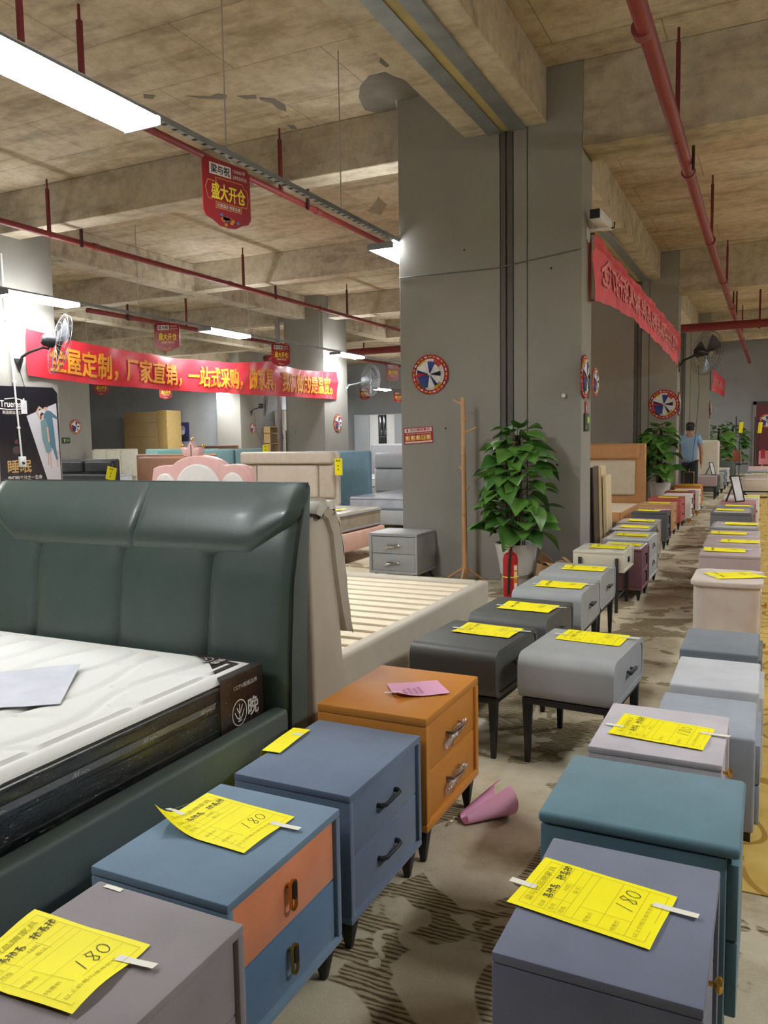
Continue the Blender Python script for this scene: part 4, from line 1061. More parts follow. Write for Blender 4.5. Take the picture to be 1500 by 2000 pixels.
# a red bow near the top of its pole
MB().tube([(.0, -.035, 1.30), (-.04, -.05, 1.36), (-.02, -.05, 1.40), (.0, -.045, 1.32), (.05, -.05, 1.37), (.06, -.05, 1.33), (.01, -.045, 1.31), (-.05, -.05, 1.27)], .006, 6).build('red_ribbon', M('#b5262e', .35, bump=0), P1)
pothos('bushy green plant in a white pot in front of the second column', -1.88, 15.8, 1.72, .48, 95, (.2, .55), 8, leaf=.23, ymax=.3, xmax=.3)
pothos('green plant in a white pot beyond the man', -1.5, 26.9, 1.75, .55, 60, (.22, .45), 12, leaf=.28)
pothos('farthest green plant standing against the back wall', -1.3, 31.8, 1.85, .65, 50, (.22, .4), 15, leaf=.3)
# ---------------------------------------------------------------- coat stand
r = thing('coat_stand', 'slim beech coat stand with short pegs against the broad column', 'coat stand', (-2.745, 7.49, 0))
MB().cyl((0, 0, .06), (-.003, 0, .18), .032, .03, 14).build('hub', BEECH, r)
MB().tube([(0, 0, .16), (0, 0, .7), (-.004, 0, 1.25), (-.008, 0, 1.85)], [.027, .024, .022, .020], 12).build('pole', BEECH, r)
for z in (.68, 1.27): MB().cyl((-.002, 0, z), (-.002, 0, z+.004), .0255, n=12).build('joint_ring', M('#8a6238', .6), r)
for a in (40, 160, 275):
    c, s_ = math.cos(rad(a)), math.sin(rad(a))
    MB().cyl((.015*c, .015*s_, .15), (.24*c if a != 40 else .21*c, .2*s_, .014), .013, .012, 10).build('leg', BEECH, r)
for z, a, L in ((1.78, 170, .12), (1.62, 60, .06), (1.50, 15, .13), (1.36, 200, .03), (1.12, 165, .05), (.92, 20, .05)):
    c, s_ = math.cos(rad(a)), math.sin(rad(a))*.5
    MB().cyl((.01*c, .01*s_, z), (L*c, L*s_, z+.05), .010, .009, 8).build('peg', BEECH, r)
# ---------------------------------------------------------------- fire extinguisher
r = thing('fire_extinguisher', 'red fire extinguisher with yellow tie in front of the white pot', 'extinguisher', (-2.12, 6.99, 0))
RED = M('#b01f28', .3, bump=0, var=.03)
MB().lathe([(.064, 0), (.068, .01), (.068, .345), (.058, .385), (.03, .405), (.02, .41), (.02, .43), (0, .43)], 24).build('cylinder', RED, r)
MB().lathe([(.017, .43), (.017, .455), (.01, .46), (0, .46)], 12).build('valve', GOLD, r)
MB().box(-.045, .03, -.01, .01, .455, .466).map(lambda x, y, z: (x, y, z-x*.25)).build('lever', STEEL, r); MB().box(-.05, .0, -.009, .009, .44, .447).build('carry_handle', STEEL, r)
MB().tube([(.015, -.02, .45), (.02, -.065, .43), (.012, -.075, .3), (.005, -.076, .1), (.004, -.074, .03)], .011, 8).build('hose', BLACK, r)
MB().tube([(.073*math.cos(rad(a)), .073*math.sin(rad(a)), .185) for a in range(0, 360, 15)], .006, 6, True).build('yellow_tie', M('#d9d23a', .5, bump=0), r)
def cyl_patch(mb, R, a0, a1, z0, z1, c=(0, 0)):
    return mb.grid(8, 2, lambda u, v: (c[0]+R*math.cos(rad(a0+(a1-a0)*u)), c[1]+R*math.sin(rad(a0+(a1-a0)*u)), z0+(z1-z0)*v))
cyl_patch(MB(), .0686, -48, -8, .07, .30).build('label', M('#d98a2c', .5, bump=0), r)
for z0, z1, c in ((.25, .29, '#e8dfcf'), (.17, .235, '#f0d9a0'), (.09, .13, '#f3e9d6')): cyl_patch(MB(), .0691, -44, -12, z0, z1).build('label_print', inkm(c), r)
# ---------------------------------------------------------------- cardboard and boards by the column
CARD = M('#a98560', .85, bump=.3, bscale=60, var=.12, vscale=6)
r = thing('crushed_carton', 'crushed brown cardboard carton with torn flaps behind the plant', 'carton', (-1.735, 7.36, 0), rad(8))
r.scale = (.85, .85, .95)
rnd = random.Random(4)
def crush(x, y, z): return (x+.02*math.sin(9*y+7*z), y+.02*math.sin(8*x+5*z), z*(1-.22*(x+.2))+.02*math.sin(11*x+6*y)*(z > .05))
b = MB(); b.grid(10, 8, lambda u, v: crush(-.25+.45*u, -.2, .001+.29*v)); b.grid(10, 8, lambda u, v: crush(-.25, -.2+.4*u, .001+.26*v)); b.grid(10, 8, lambda u, v: crush(.2, -.2+.4*u, .001+.24*v)); b.grid(10, 8, lambda u, v: crush(-.25+.45*u, .2, .001+.25*v))
b.build('box', CARD, r, thick=.004)
for k, (x, y, a) in enumerate(((-.1, -.2, -.5), (.12, -.05, .4), (-.2, .05, .9), (.05, .15, -.2))):
    MB().grid(4, 4, lambda u, v, k=k: ((u-.5)*.24, (v-.5)*.16, .03*math.sin(u*4+k)+.02*v)).mesh
    o = MB().grid(4, 4, lambda u, v, k=k: ((u-.5)*.24, (v-.5)*.16, .03*math.sin(u*4+k)+.02*v)).build('flap', CARD, r, thick=.004)
    o.location = (x, y, .275); o.rotation_euler = (a*.6, a*.5, a*2)
MB().grid(8, 6, lambda u, v: (-.26-.012*math.sin(u*9), -.18+.36*u, .03+.19*v+.02*math.sin(u*11))).build('tape_film', FILM, r)
r = thing('cardboard_sheet', 'flat cardboard sheet leaning on the side of the broad column', 'cardboard', (-1.66, 7.98, 0))
MB().box(.0, .012, -.2, .2, 0, .36).map(lambda x, y, z: (x+.16-z*.42, y, z)).build('sheet', CARD, r)
r = thing('bed_slat_bundle', 'upright bundle of pine bed boards standing behind the broad column', 'boards', (-1.745, 8.95, 0))
for k, (x, w_, h, c) in enumerate(((.0, .05, 1.12, '#7d6a58'), (-.075, .03, 1.10, '#3c2f28'), (.045, .03, 1.12, None), (.09, .035, 1.02, None))):
    MB().box(x-w_/2, x+w_/2, -.09, .09+.05*k, 0, h).map(lambda X, Y, Z: (X-.03*Z+.05, Y, Z)).build('board', M(c, .7) if c else PINEY, r, bev=.003)
for z in (.3, .6, .9): MB().box(-.16, -.10, -.1, .1, z, z+.06).map(lambda X, Y, Z: (X-.03*Z+.05, Y, Z)).build('slat_end', PINE, r)
MB().box(-.18, -.165, -.1, .1, 0, 1.08).build('board', M('#7a624a', .7), r)
# ---------------------------------------------------------------- hanging red signs
SRED = M('#8e1420', .4, bump=0, var=.1, vscale=4); SYEL = inkm('#e8d13a'); SWHT = inkm('#e6dfd8'); SGOLD = inkm('#c98a3a'); SNAVY = inkm('#23214f')
def sign_parts():
    w_, h = .43, .46
    ol = [(-.44, .5), (-.2, .5), (.2, .485), (.44, .47), (.5, .38), (.5, -.3), (.44, -.38), (.3, -.42), (.16, -.49), (0, -.5), (-.16, -.49), (-.3, -.42), (-.44, -.38), (-.5, -.3), (-.5, .42)]
    out = []
    def keep(n, o): out.append(o)
    root = D.objects.new('hanging_sign', None); COL.objects.link(root)
    MB().prism([(a*w_, b*h) for a, b in ol], 'y', -.004, .004).build('board', SRED, root, smooth=False)
    fn = lambda a, b: (a*w_, -.0055, b*h)
    flat(MB(), fn, [(-.36, .26), (.09, .26), (.09, .43), (-.36, .43)]).build('white_plate', SWHT, root, smooth=False)
    f2 = lambda a, b: (a*w_, -.0065, b*h)
    lettering('lettering', '梁与祝', SNAVY, root, f2, -.33, .28, .06, .41, .02)
    lettering('lettering', '15000平', SWHT, root, fn, .13, .36, .40, .42)
    lettering('lettering', '品牌家具折扣仓', SWHT, root, fn, .13, .27, .43, .33)
    lettering('lettering', '盛大开仓', SYEL, root, f2, -.33, -.1, .38, .14, .02)
    lettering('lettering', '欢聚国庆·钜惠全城', SWHT, root, fn, -.22, -.215, .27, -.155)
    m = MB(); strokes(m, fn, [[(-.24, .22), (.33, .22), (.36, .16), (.42, .14), (.45, .0), (.41, -.13), (.3, -.13)], [(-.24, .22), (-.22, .16), (-.40, .16), (-.45, .04), (-.40, -.11), (-.32, -.12)], [(-.25, -.14), (.30, -.14), (.29, -.19), (.30, -.23), (-.25, -.23), (-.24, -.18), (-.25, -.14)]], .012)
    m.build('gold_outline', SGOLD, root, smooth=False, recalc=False)
    rnd = random.Random(2); m = MB(); m2 = MB()
    for k in range(16):
        px, pz = rnd.gauss(0, .09), -.37+rnd.gauss(0, .035)
        flat(m if k % 3 else m2, f2, oval(px, max(pz, -.46), .035, .025, 7)[:-1])
    m.build('gold_gifts', SGOLD, root, smooth=False); m2.build('blue_gifts', inkm('#5a6f9c'), root, smooth=False)
    for x in (-.12, .12): MB().cyl((x, 0, .2), (0, .0, .275), .003, n=5).build('hanging_wire', STEEL, root)
    return root
S0 = sign_parts()
def hsign(label, x, y, rz, top=3.46, first=False):
    r = S0 if first else copy_tree(S0)
    r.location = (x, y, top-.25); r.rotation_euler = (0, 0, rad(rz)); tag(r, label, 'sign', 'hanging red promotion signs')
hsign('big red hanging sign nearest the camera below the cable tray', -3.56, 4.84, 76, first=True)
hsign('red hanging sign above the middle of the long banner', -9.15, 10.65, 24)
hsign('red hanging sign in front of the far column', -9.15, 14.1, 62)
hsign('red hanging sign right beside the broad column', -9.15, 19.5, 66)
hsign('red sign partly hidden below the banner near the poster', -19.15, 19.1, 40)
hsign('red sign partly hidden below the banner over the wardrobe carton', -19.15, 22.1, 35)
hsign('small far red sign left of the far lamp above the cupboards', -14.2, 27.7, 50)
hsign('small far red sign at the edge of the broad column', -14.2, 30.8, 50)

# ---------------------------------------------------------------- banners
def interp(tab, t):
    for (a, va), (b, vb) in zip(tab, tab[1:]):
        if t <= b:
            f = (t-a)/(b-a); f = f*f*(3-2*f) if 0 else f
            return va+(vb-va)*f
    return tab[-1][1]
def banner(label, X, top, bot, col, textcol, body, ty, tz, mirror=False, bulge=.05, seed=0):
    y0, y1 = top[0][0], top[-1][0]
    r = thing('banner', label, 'banner', (X, (y0+y1)/2, bot[0][1]))
    oy, oz = (y0+y1)/2, bot[0][1]
    def P(y, f, dx=0):
        a, b = interp(bot, y), interp(top, y); t = (y-y0)/(y1-y0)
        x = bulge*math.sin(math.pi*t)*(.5+.5*math.sin(3*f+seed)) + .012*math.sin(y*5+f*4) + .008*math.sin(y*13-f*7)
        x += .03*math.exp(-((f-.55-.4*(t-.8))/.08)**2)*max(0, (t-.78))*4 if seed == 0 else .02*math.exp(-((f-.78)/.06)**2)
        return (x+dx, y-oy, a+(b-a)*f-oz)
    MB().grid(90, 14, lambda u, v: P(y0+(y1-y0)*u, v)).build('cloth', col, r, thick=.002)
    sg = [(ty[0], ty[1])]
    vs, fs = glyphs(body)
    m = MB()
    for i, (sx, sy) in enumerate(((-1, -1), (1, -1), (1, 1), (-1, 1))):
        m.add([P(ty[0]+(ty[1]-ty[0])*((1-a) if mirror else a)+sx*.009, tz[0]+(tz[1]-tz[0])*b+sy*.012, .012+.0004*i) for a, b in vs], fs)
    m.build('lettering', textcol, r, smooth=False, recalc=False)
    for yy, f in ((y0+.02, 1), (y0+.02, .0), (y1-.02, 1), (y1-.02, 0)):
        p = P(yy, f); MB().cyl((p[0]-.0, p[1], p[2]), (-.015 if X < -5 else -.04, p[1], p[2]), .008, n=6).build('tie', REDDARK, r)
    return r
BRED = M('#cf2f3c', .38, bump=.1, bscale=9, var=.06, coat=.25)
banner('long shiny red banner with gold writing strung between two columns', -9.655,
       [(8.24, 3.11), (9.37, 3.01), (11.33, 2.95), (13.0, 3.0), (14.35, 3.13), (15.72, 3.04), (17.36, 3.11)],
       [(8.24, 2.45), (9.39, 2.39), (11.3, 2.38), (13.9, 2.41), (17.36, 2.45)], BRED, inkm('#dd9426'),
       '全屋定制，厂家直销，一站式采购，做家具，我们做的是温度。', (8.62, 17.1), (.15, .80))
BRED2 = M('#d8404a', .6, bump=.1, bscale=9, var=.05)
banner('red cloth banner with faded writing beside the aisle', -1.585, [(8.0, 3.39), (10.4, 3.35), (15.9, 3.29)], [(8.0, 2.76), (8.6, 2.81), (10.2, 2.87), (13, 2.80), (15.9, 2.70)], BRED2, inkm('#e38a8c'),
       '欢迎光临梁与祝品牌家具折扣仓', (8.35, 15.6), (.28, .74), True, .03, 3)
banner('far red banner beyond the third column', -1.585, [(25.0, 3.32), (28, 3.3), (31.4, 3.37)], [(25.0, 2.7), (28, 2.74), (31.4, 2.78)], BRED2, inkm('#e38a8c'), '欢迎光临梁与祝品牌', (25.6, 31), (.3, .7), True, .03, 5)
r = thing('ribbon', 'thin red ribbon holding up the middle of the long banner', 'ribbon', (-9.60, 14.35, 3.15))
MB().tube([(0, 0, 0), (.1, .03, .16), (.4, .1, .36)], .012, 6).build('strand', BRED, r); MB().tube([(0, 0, 0), (.05, -.1, .12), (.42, .05, .365)], .008, 6).build('strand', BRED, r)

# ---------------------------------------------------------------- poster column
PX = -9.695
fp = lambda y, z: (PX+.006, y, z)
r = thing('bed_poster', 'black sleep advertising poster with a couple in blue pyjamas', 'poster', (PX, 8.25, .5))
off = lambda mb, d=0: mb.map(lambda x, y, z: (x-PX+d, y-8.25, z-.5))
off(MB().prism([(7.72, .5), (8.78, .5), (8.775, 2.22), (8.70, 2.30), (7.72, 2.28)], 'x', PX, PX+.004)).build('sheet', M('#191a22', .3, bump=.5, bscale=8, coat=.4), r, smooth=False)
f1 = lambda y, z: (.0055, y-8.25, z-.5); f2 = lambda y, z: (.0065, y-8.25, z-.5); f3 = lambda y, z: (.0075, y-8.25, z-.5); f4 = lambda y, z: (.0085, y-8.25, z-.5)
flat(MB(), f1, [(8.20, 1.87), (8.745, 2.07), (8.775, .55), (8.64, .55)]).build('pale_panel', inkm('#c3c1c8'), r, smooth=False)
def body_print():
    SK = inkm('#c9a08c'); B1 = inkm('#4f7488'); B2 = inkm('#6f8c90'); HA = inkm('#1f1a1c')
    def poly(nm, m, pts, f): flat(MB(), f, pts).build(nm, m, r, smooth=False)
    poly('printed_man_pyjamas', B1, [(8.50, 1.90), (8.57, 1.96), (8.63, 1.95), (8.76, 1.86), (8.765, 1.82), (8.66, 1.86), (8.68, 1.68), (8.70, 1.4), (8.73, 1.24), (8.70, 1.21), (8.64, 1.38), (8.55, 1.46), (8.5, 1.6)], f2)
    poly('printed_man_head', SK, oval(8.545, 1.985, .035, .045, 12)[:-1], f2); poly('printed_man_hair', HA, [(8.51, 2.0), (8.52, 2.035), (8.56, 2.04), (8.585, 2.0), (8.55, 2.01)], f3)
    poly('printed_woman_dress', B2, [(8.44, 1.80), (8.53, 1.84), (8.58, 1.7), (8.58, 1.5), (8.62, 1.36), (8.55, 1.32), (8.51, 1.35), (8.45, 1.55)], f3)
    poly('printed_woman_head', SK, oval(8.475, 1.88, .032, .04, 12)[:-1], f3); poly('printed_woman_hair', HA, [(8.44, 1.82), (8.44, 1.9), (8.47, 1.93), (8.51, 1.91), (8.49, 1.90), (8.46, 1.87), (8.46, 1.82)], f4)
    m = MB(); strokes(m, f2, [[(8.44, 1.83), (8.38, 1.93), (8.43, 2.0), (8.47, 1.98)]], .028); strokes(m, f2, [[(8.56, 1.34), (8.55, 1.16)], [(8.585, 1.34), (8.60, 1.1)], [(8.71, 1.22), (8.72, 1.12)], [(8.735, 1.35), (8.745, 1.3)]], .022); strokes(m, f4, [[(8.555, 1.7), (8.575, 1.5)]], .03)
    m.build('printed_limbs', SK, r, smooth=False, recalc=False)
body_print()
lettering('lettering', 'Truerest', SWHT, r, f1, 7.77, 1.99, 8.16, 2.08, .015)
m = MB(); strokes(m, f1, [[(7.76, 1.965), (7.9, 1.955), (8.16, 1.97)], [(7.85, 2.10), (8.0, 2.12), (8.17, 2.09)]], .012); m.build('logo_swash', SWHT, r, smooth=False, recalc=False)
lettering('lettering', '美国原装进口', SWHT, r, f1, 7.80, 1.89, 8.12, 1.94)
lettering('lettering', '睡眠', inkm('#c29f63'), r, f1, 7.84, 1.06, 8.235, 1.24, .02)
lettering('lettering', '我们的三分之一生命', SWHT, r, f1, 7.83, .955, 8.42, 1.015, .015)
lettering('lettering', 'Sleep one third of our lives', SWHT, r, f1, 7.84, .91, 8.17, .93)
flat(MB(), f1, oval(8.0, 1.38, .07, .06, 12)[:-1]).build('printed_portrait', inkm('#4a3c3a'), r, smooth=False); flat(MB(), f2, [(7.96, 1.5), (8.02, 1.54), (8.05, 1.48), (7.99, 1.46)]).build('printed_flower', inkm('#5d3234'), r, smooth=False)
r = thing('paper_notice', 'small white paper taped over the poster', 'paper', (PX+.008, 8.16, 1.9))
MB().box(.0, .004, -.05, .05, 0, .19).map(lambda x, y, z: (x+.006*math.sin(z*14), y+.03*(.1-z), z)).build('sheet', M('#d9d9dc', .6, bump=0), r); MB().box(.004, .008, -.01, .012, .17, .22).build('tape', TAPE, r)
strokes(MB(), lambda a, b: (.012, a, b), [oval(0, .1, .025, .035, 12), oval(0, .1, .012, .02, 10)], .003).build('printed_mark', inkm('#9a9aa2'), r, smooth=False, recalc=False)
r = thing('cable_conduit', 'white plastic cable pipe running down the poster to a socket', 'conduit', (PX, 8.0, 1.2))
MB().tube([(.028, -.09, 2.9), (.028, -.08, 2.24), (.028, .0, 1.2), (.028, .06, .08)], .013, 8).build('conduit_pipe', WHITE, r)
for z, y in ((2.0, -.062), (1.15, .004), (.5, .037)): MB().box(.012, .04, y-.022, y+.022, z-.015, z+.015).build('clip', WHITE, r, bev=.003)
MB().box(.012, .05, .01, .12, -.06, .09).build('socket_box', WHITE, r, bev=.006)
MB().cyl((.045, .06, .0), (.07, .06, -.01), .022, .018, 12).build('plug', BLACK, r)

# ---------------------------------------------------------------- wall fans
def wall_fan(label, loc, rz, disc, tilt, swing, R=.42, col=BLACK, wire=M('#4a4b4e', .4, bump=0), cable=None):
    """loc: wall plate (normal local +x); disc: hub centre in local space"""
    r = thing('wall_fan', label, 'fan', loc, rad(rz), 'wall fans')
    MB().prism([(-.08, .08), (.08, .08), (.0, -.12)], 'x', 0.0, .02).build('wall_plate', col, r, bev=.006)
    dx, dy, dz = disc
    MB().tube([(.02, 0, 0), (.08, .0, .1), (.16, dy*.4, dz*.55), (dx-.12, dy*.8, dz*.75), (dx-.05, dy, dz-.1), (dx-.05, dy, dz-.03)], .02, 10).build('arm', col, r)
    h = D.objects.new('fan_head', None)
    mt = Matrix.Translation((dx, dy, dz)) @ Matrix.Rotation(rad(swing), 4, 'Z') @ Matrix.Rotation(rad(tilt), 4, 'Y')
    T = lambda mb: mb.map(lambda x, y, z: mt @ Vector((x, y, z)))
    D.objects.remove(h)
    mo = T(MB().lathe([(0, -.13), (.06, -.125), (.085, -.09), (.09, .02), (.07, .06), (.03, .075), (0, .075)], 18).map(lambda x, y, z: (z, x, y))).build('motor', col, r)
    g = MB()
    for rr, xx in ((R, .1), (R*.98, .16), (R*.7, .055), (R*.7, .205), (R*.4, .045), (R*.4, .22), (.08, .22), (.09, .05)):
        g.tube([(xx, rr*math.cos(rad(a)), rr*math.sin(rad(a))) for a in range(0, 360, 12)], .004 if rr > R*.9 else .0022, 5, True)
    for a in range(0, 360, 12):
        c, s_ = math.cos(rad(a)), math.sin(rad(a))
        g.tube([(.05, .09*c, .09*s_), (.055, R*.7*c, R*.7*s_), (.10, R*c, R*s_), (.16, R*.98*c, R*.98*s_), (.205, R*.7*c, R*.7*s_), (.22, .07*c, .07*s_)], .0018, 4)
    T(g).build('guard', wire, r)
    for k in range(3):
        a0 = rad(120*k+20)
        def bl(u, v, a0=a0):
            rad_ = .05+(R*.86-.05)*u; a = a0+(v-.5)*(.95 if u > .3 else .6)
            return mt @ Vector((.12+.07*(v-.5), rad_*math.cos(a), rad_*math.sin(a)))
        MB().grid(6, 5, bl).build('blade', M('#45484b', .4, bump=0), r, thick=.003)
    T(MB().lathe([(0, 0), (.05, 0), (.05, .05), (.03, .065), (0, .07)], 14).map(lambda x, y, z: (z+.09, x, y))).build('hub', col, r)
    if cable: MB().tube(cable, .005, 5).build('cable', BLACK, r)
    return r
wall_fan('black wall fan with chrome cage on the poster column', (PX, 8.12, 2.60), 0, (.50, .14, .30), 14, 62, .43, wire=M('#6a6c6f', .35, bump=0), cable=[(.02, 0, -.1), (.03, .05, -.3), (.03, .12, -.7)])
wall_fan('black wall fan on the second column above the aisle', (-1.65, 16.5, 2.76), 0, (.40, -.05, .24), 8, 42, .42, cable=[(.36, -.1, .0), (.38, -.1, -.5), (.34, -.12, -1.2), (.28, -.15, -1.9)])
wall_fan('small black wall fan on the far corner column', (-18.1, 25.7, 2.55), 0, (.5, .0, .25), 5, 35, .42, cable=[(.1, .05, .0), (.08, .2, -.7), (.1, .5, -1.2)])
wall_fan('grey wall fan half hidden behind the banner column', (-9.7, 17.9, 2.72), 0, (.30, .55, .25), 0, 60, .40, wire=M('#b0b4b8', .4, bump=0), col=M('#8f9496', .5))

# ---------------------------------------------------------------- paper rosettes
def rosette():
    root = D.objects.new('paper_rosette', None); COL.objects.link(root)
    R = .2; n = 48
    def ring_(r0, r1, z0, cols, nm):
        for k, c in enumerate(cols):
            a0, a1 = 360*k/len(cols), 360*(k+1)/len(cols)
            def f(u, v, a0=a0, a1=a1):
                a = rad(a0+(a1-a0)*u); rr = r0+(r1-r0)*v
                return (rr*math.cos(a), rr*math.sin(a), z0+.008*(abs((u*8) % 2-1)))
            MB().grid(8, 1, f).build(nm, inkm(c), root, smooth=False, thick=.001)
    ring_(.155, R, .006, ['#9c2028', '#b3303a', '#a81f2b', '#8f1c24', '#b02a30', '#a3242c', '#b8383c', '#99202a'], 'outer_fold')
    for k in range(24):     # gold print on the rim
        a = rad(15*k); c = ['#d9a63c', '#e0c9c4', '#d98f3a'][k % 3]
        flat(MB(), lambda p, q, a=a: ((.178+p)*math.cos(a+q), (.178+p)*math.sin(a+q), .0165), [(-.006, -.09), (.008, -.09), (.008, .08), (-.006, .08)]).build('gold_print', inkm(c), root, smooth=False)
    ring_(.115, .157, .014, ['#d8c9c6', '#c24a44', '#ddd5d0', '#d8b23a', '#d6c7c4', '#cf5a50', '#5a544e', '#d9d2cc', '#c9a23c', '#d9cfcb'], 'middle_fold')
    for k, (a0, a1, c, rr) in enumerate(((100, 160, '#dcdad6', .135), (160, 172, '#2b3c78', .14), (60, 100, '#34448a', .13), (15, 60, '#d9d7d2', .115), (350, 15, '#2a2a44', .12), (312, 350, '#dad8d4', .125), (295, 312, '#33407c', .13), (262, 295, '#dcdad6', .135), (190, 262, '#2f4284', .135), (172, 190, '#b8393f', .14))):
        if a1 < a0: a1 += 360
        def f(u, v, a0=a0, a1=a1, rr=rr): a = rad(a0+(a1-a0)*u); return (rr*v*math.cos(a), rr*v*math.sin(a), .024+.006*abs((u*6) % 2-1))
        MB().grid(6, 2, f).build('inner_fold', inkm(c), root, smooth=False, thick=.001)
    MB().lathe([(.012, .03), (.012, .036), (0, .037)], 10).build('center_pin', SWHT, root)
    return root
RO = rosette()
def place_ros(label, loc, rot, s=1, first=False):
    r = RO if first else copy_tree(RO)
    r.location = loc; r.rotation_euler = rot; r.scale = (s, s, s); tag(r, label, 'wall decoration', 'paper rosettes')
FRONT, SIDE = (rad(90), 0, 0), (rad(90), 0, rad(90))
place_ros('round red and white paper rosette on the front of the broad column', (-3.2, 7.748, 2.11), FRONT, 1.02, True)
place_ros('red paper rosette on the narrow side of the broad column', (-1.648, 7.86, 2.02), SIDE, 1.05)
place_ros('blue and white paper rosette overlapping the red one on the column side', (-1.585, 8.06, 1.98), (rad(90), 0, rad(88)), .72)
place_ros('paper rosette on the front of the second column above the plant', (-1.89, 16.298, 2.03), FRONT, 1.4)
place_ros('paper rosette on the narrow side of the second column', (-1.648, 16.52, 2.04), SIDE, 1.15)
place_ros('paper rosette on the column with the green exit sign', (-18.098, 16.98, 1.96), SIDE, 1.05)
place_ros('paper rosette on the far corner column under the fan', (-18.098, 25.75, 1.95), SIDE, .95)
place_ros('paper rosette on the lit column at the banner end', (-9.698, 17.43, 1.87), SIDE, 1.1)
place_ros('paper rosette on the narrow side of the third column', (-1.648, 25.2, 2.15), SIDE, 1.3)
place_ros('paper rosette hung on the maroon door', (-.2, 32.90, 1.9), FRONT, 1.3)

# ---------------------------------------------------------------- small signs
r = thing('fire_point_sign', 'red and white fire extinguisher point sign on the broad column', 'sign', (-3.345, 7.748, 1.485), 0, rot=(0, rad(-3), 0))
MB().box(-.165, .165, -.004, 0, -.085, .085).build('board', inkm('#a8242e'), r); fn = lambda a, b: (a, -.005, b); f2 = lambda a, b: (a, -.006, b); f3 = lambda a, b: (a, -.007, b)
flat(flat(MB(), fn, [(-.155, .035), (.155, .035), (.155, .077), (-.155, .077)]), fn, [(-.155, -.077), (.155, -.077), (.155, -.06), (-.155, -.06)]).build('white_band', inkm('#e3c9c9'), r, smooth=False)
lettering('lettering', '灭火器放置点', inkm('#a8242e'), r, f2, -.09, .045, .135, .072, .02); flat(MB(), f2, [(-.13, .042), (-.115, .042), (-.115, .073), (-.13, .073)]).build('pictogram', inkm('#7a1c24'), r, smooth=False)
lettering('lettering', '请勿遮挡 保持通道畅通', inkm('#e3c0bd'), r, f2, -.14, .012, .145, .028)
for k in range(5):
    flat(MB(), f2, [(-.148+.06*k, -.05), (-.096+.06*k, -.05), (-.096+.06*k, .002), (-.148+.06*k, .002)]).build('picture_panel', inkm('#d9a24a'), r, smooth=False)
    flat(MB(), f3, oval(-.128+.06*k, -.02, .012, .018, 8)[:-1]).build('picture_figure', inkm('#e6d6bd' if k != 3 else '#6f9a3a'), r, smooth=False)
def exit_sign(label, loc, rot, w_, h, horiz=True):
    r = thing('exit_sign', label, 'sign', loc, rot=rot)
    MB().box(-w_/2, w_/2, -.012, 0, -h/2, h/2).build('board', inkm('#33443d'), r, bev=.003)
    fn = lambda a, b: (a*w_, -.0135, b*h)
    G = inkm('#b6e64a')
    if horiz: pts = [(-.32, .1), (-.18, .3), (-.05, .1), (-.13, .1), (-.13, -.3), (-.24, -.3), (-.24, .1)]
    else: pts = [(.0, .3), (.2, .3), (.2, .42), (.46, .12), (.2, -.18), (.2, -.06), (.0, -.06)]
    flat(MB(), fn, pts).build('arrow', G, r, smooth=False)
    lettering('lettering', '安全出口', G, r, fn, *((.03, -.15, .42, .15) if horiz else (-.42, -.4, -.02, -.2)))
exit_sign('small green exit sign on the column behind the poster', (-18.085, 16.6, 1.57), (0, 0, rad(90)), .30, .16)
exit_sign('green arrow exit sign on the narrow side of the broad column', (-1.645, 7.96, 1.585), (0, 0, rad(90)), .2, .17, False)
r = thing('red_label', 'small red sticker above the green arrow sign', 'sign', (-1.645, 7.95, 1.72), rad(90)); MB().box(-.04, .04, -.003, 0, -.07, .07).build('sticker', inkm('#b33a40'), r); flat(MB(), lambda a, b: (a, -.004, b), [(-.02, -.03), (.02, -.03), (.02, .03), (-.02, .03)]).build('print', inkm('#d9a8a4'), r, smooth=False)
# ---------------------------------------------------------------- security camera on the broad column
r = thing('security_camera', 'white security camera on a bracket at the broad column', 'camera', (-1.65, 7.97, 3.40))
r.scale = (.8, .8, .8)
MB().box(0, .012, -.05, .05, -.09, .05).build('wall_plate', WHITE, r, bev=.003); MB().box(.01, .28, -.02, .02, .0, .03).build('bracket_arm', WHITE, r, bev=.004); MB().box(.01, .03, -.02, .02, -.12, .0).build('bracket_foot', WHITE, r, bev=.003)
MB().box(-.06, .07, -.16, .16, .04, .16).map(lambda x, y, z: (x+.16+y*.25, y, z+.02-y*.25)).build('housing', WHITE, r, bev=.012); MB().box(-.05, .06, -.175, -.15, .05, .15).map(lambda x, y, z: (x+.16+y*.25, y, z+.02-y*.25)).build('lens_glass', BLACK, r)
MB().tube([(.22, .14, .05), (.30, .1, .04), (.32, .02, .08)], .008, 6).build('cable', BLACK, r)
# small white stub fixed to the column face
r = thing('wall_stub', 'small white bracket stub on the face of the broad column', 'bracket', (-1.82, 7.75, 1.84)); MB().cyl((0, 0, 0), (.01, -.04, .0), .016, .02, 12).build('cap', WHITE, r); MB().box(-.03, .02, -.006, 0, -.03, .02).build('plate', M('#8b8982', .7), r)

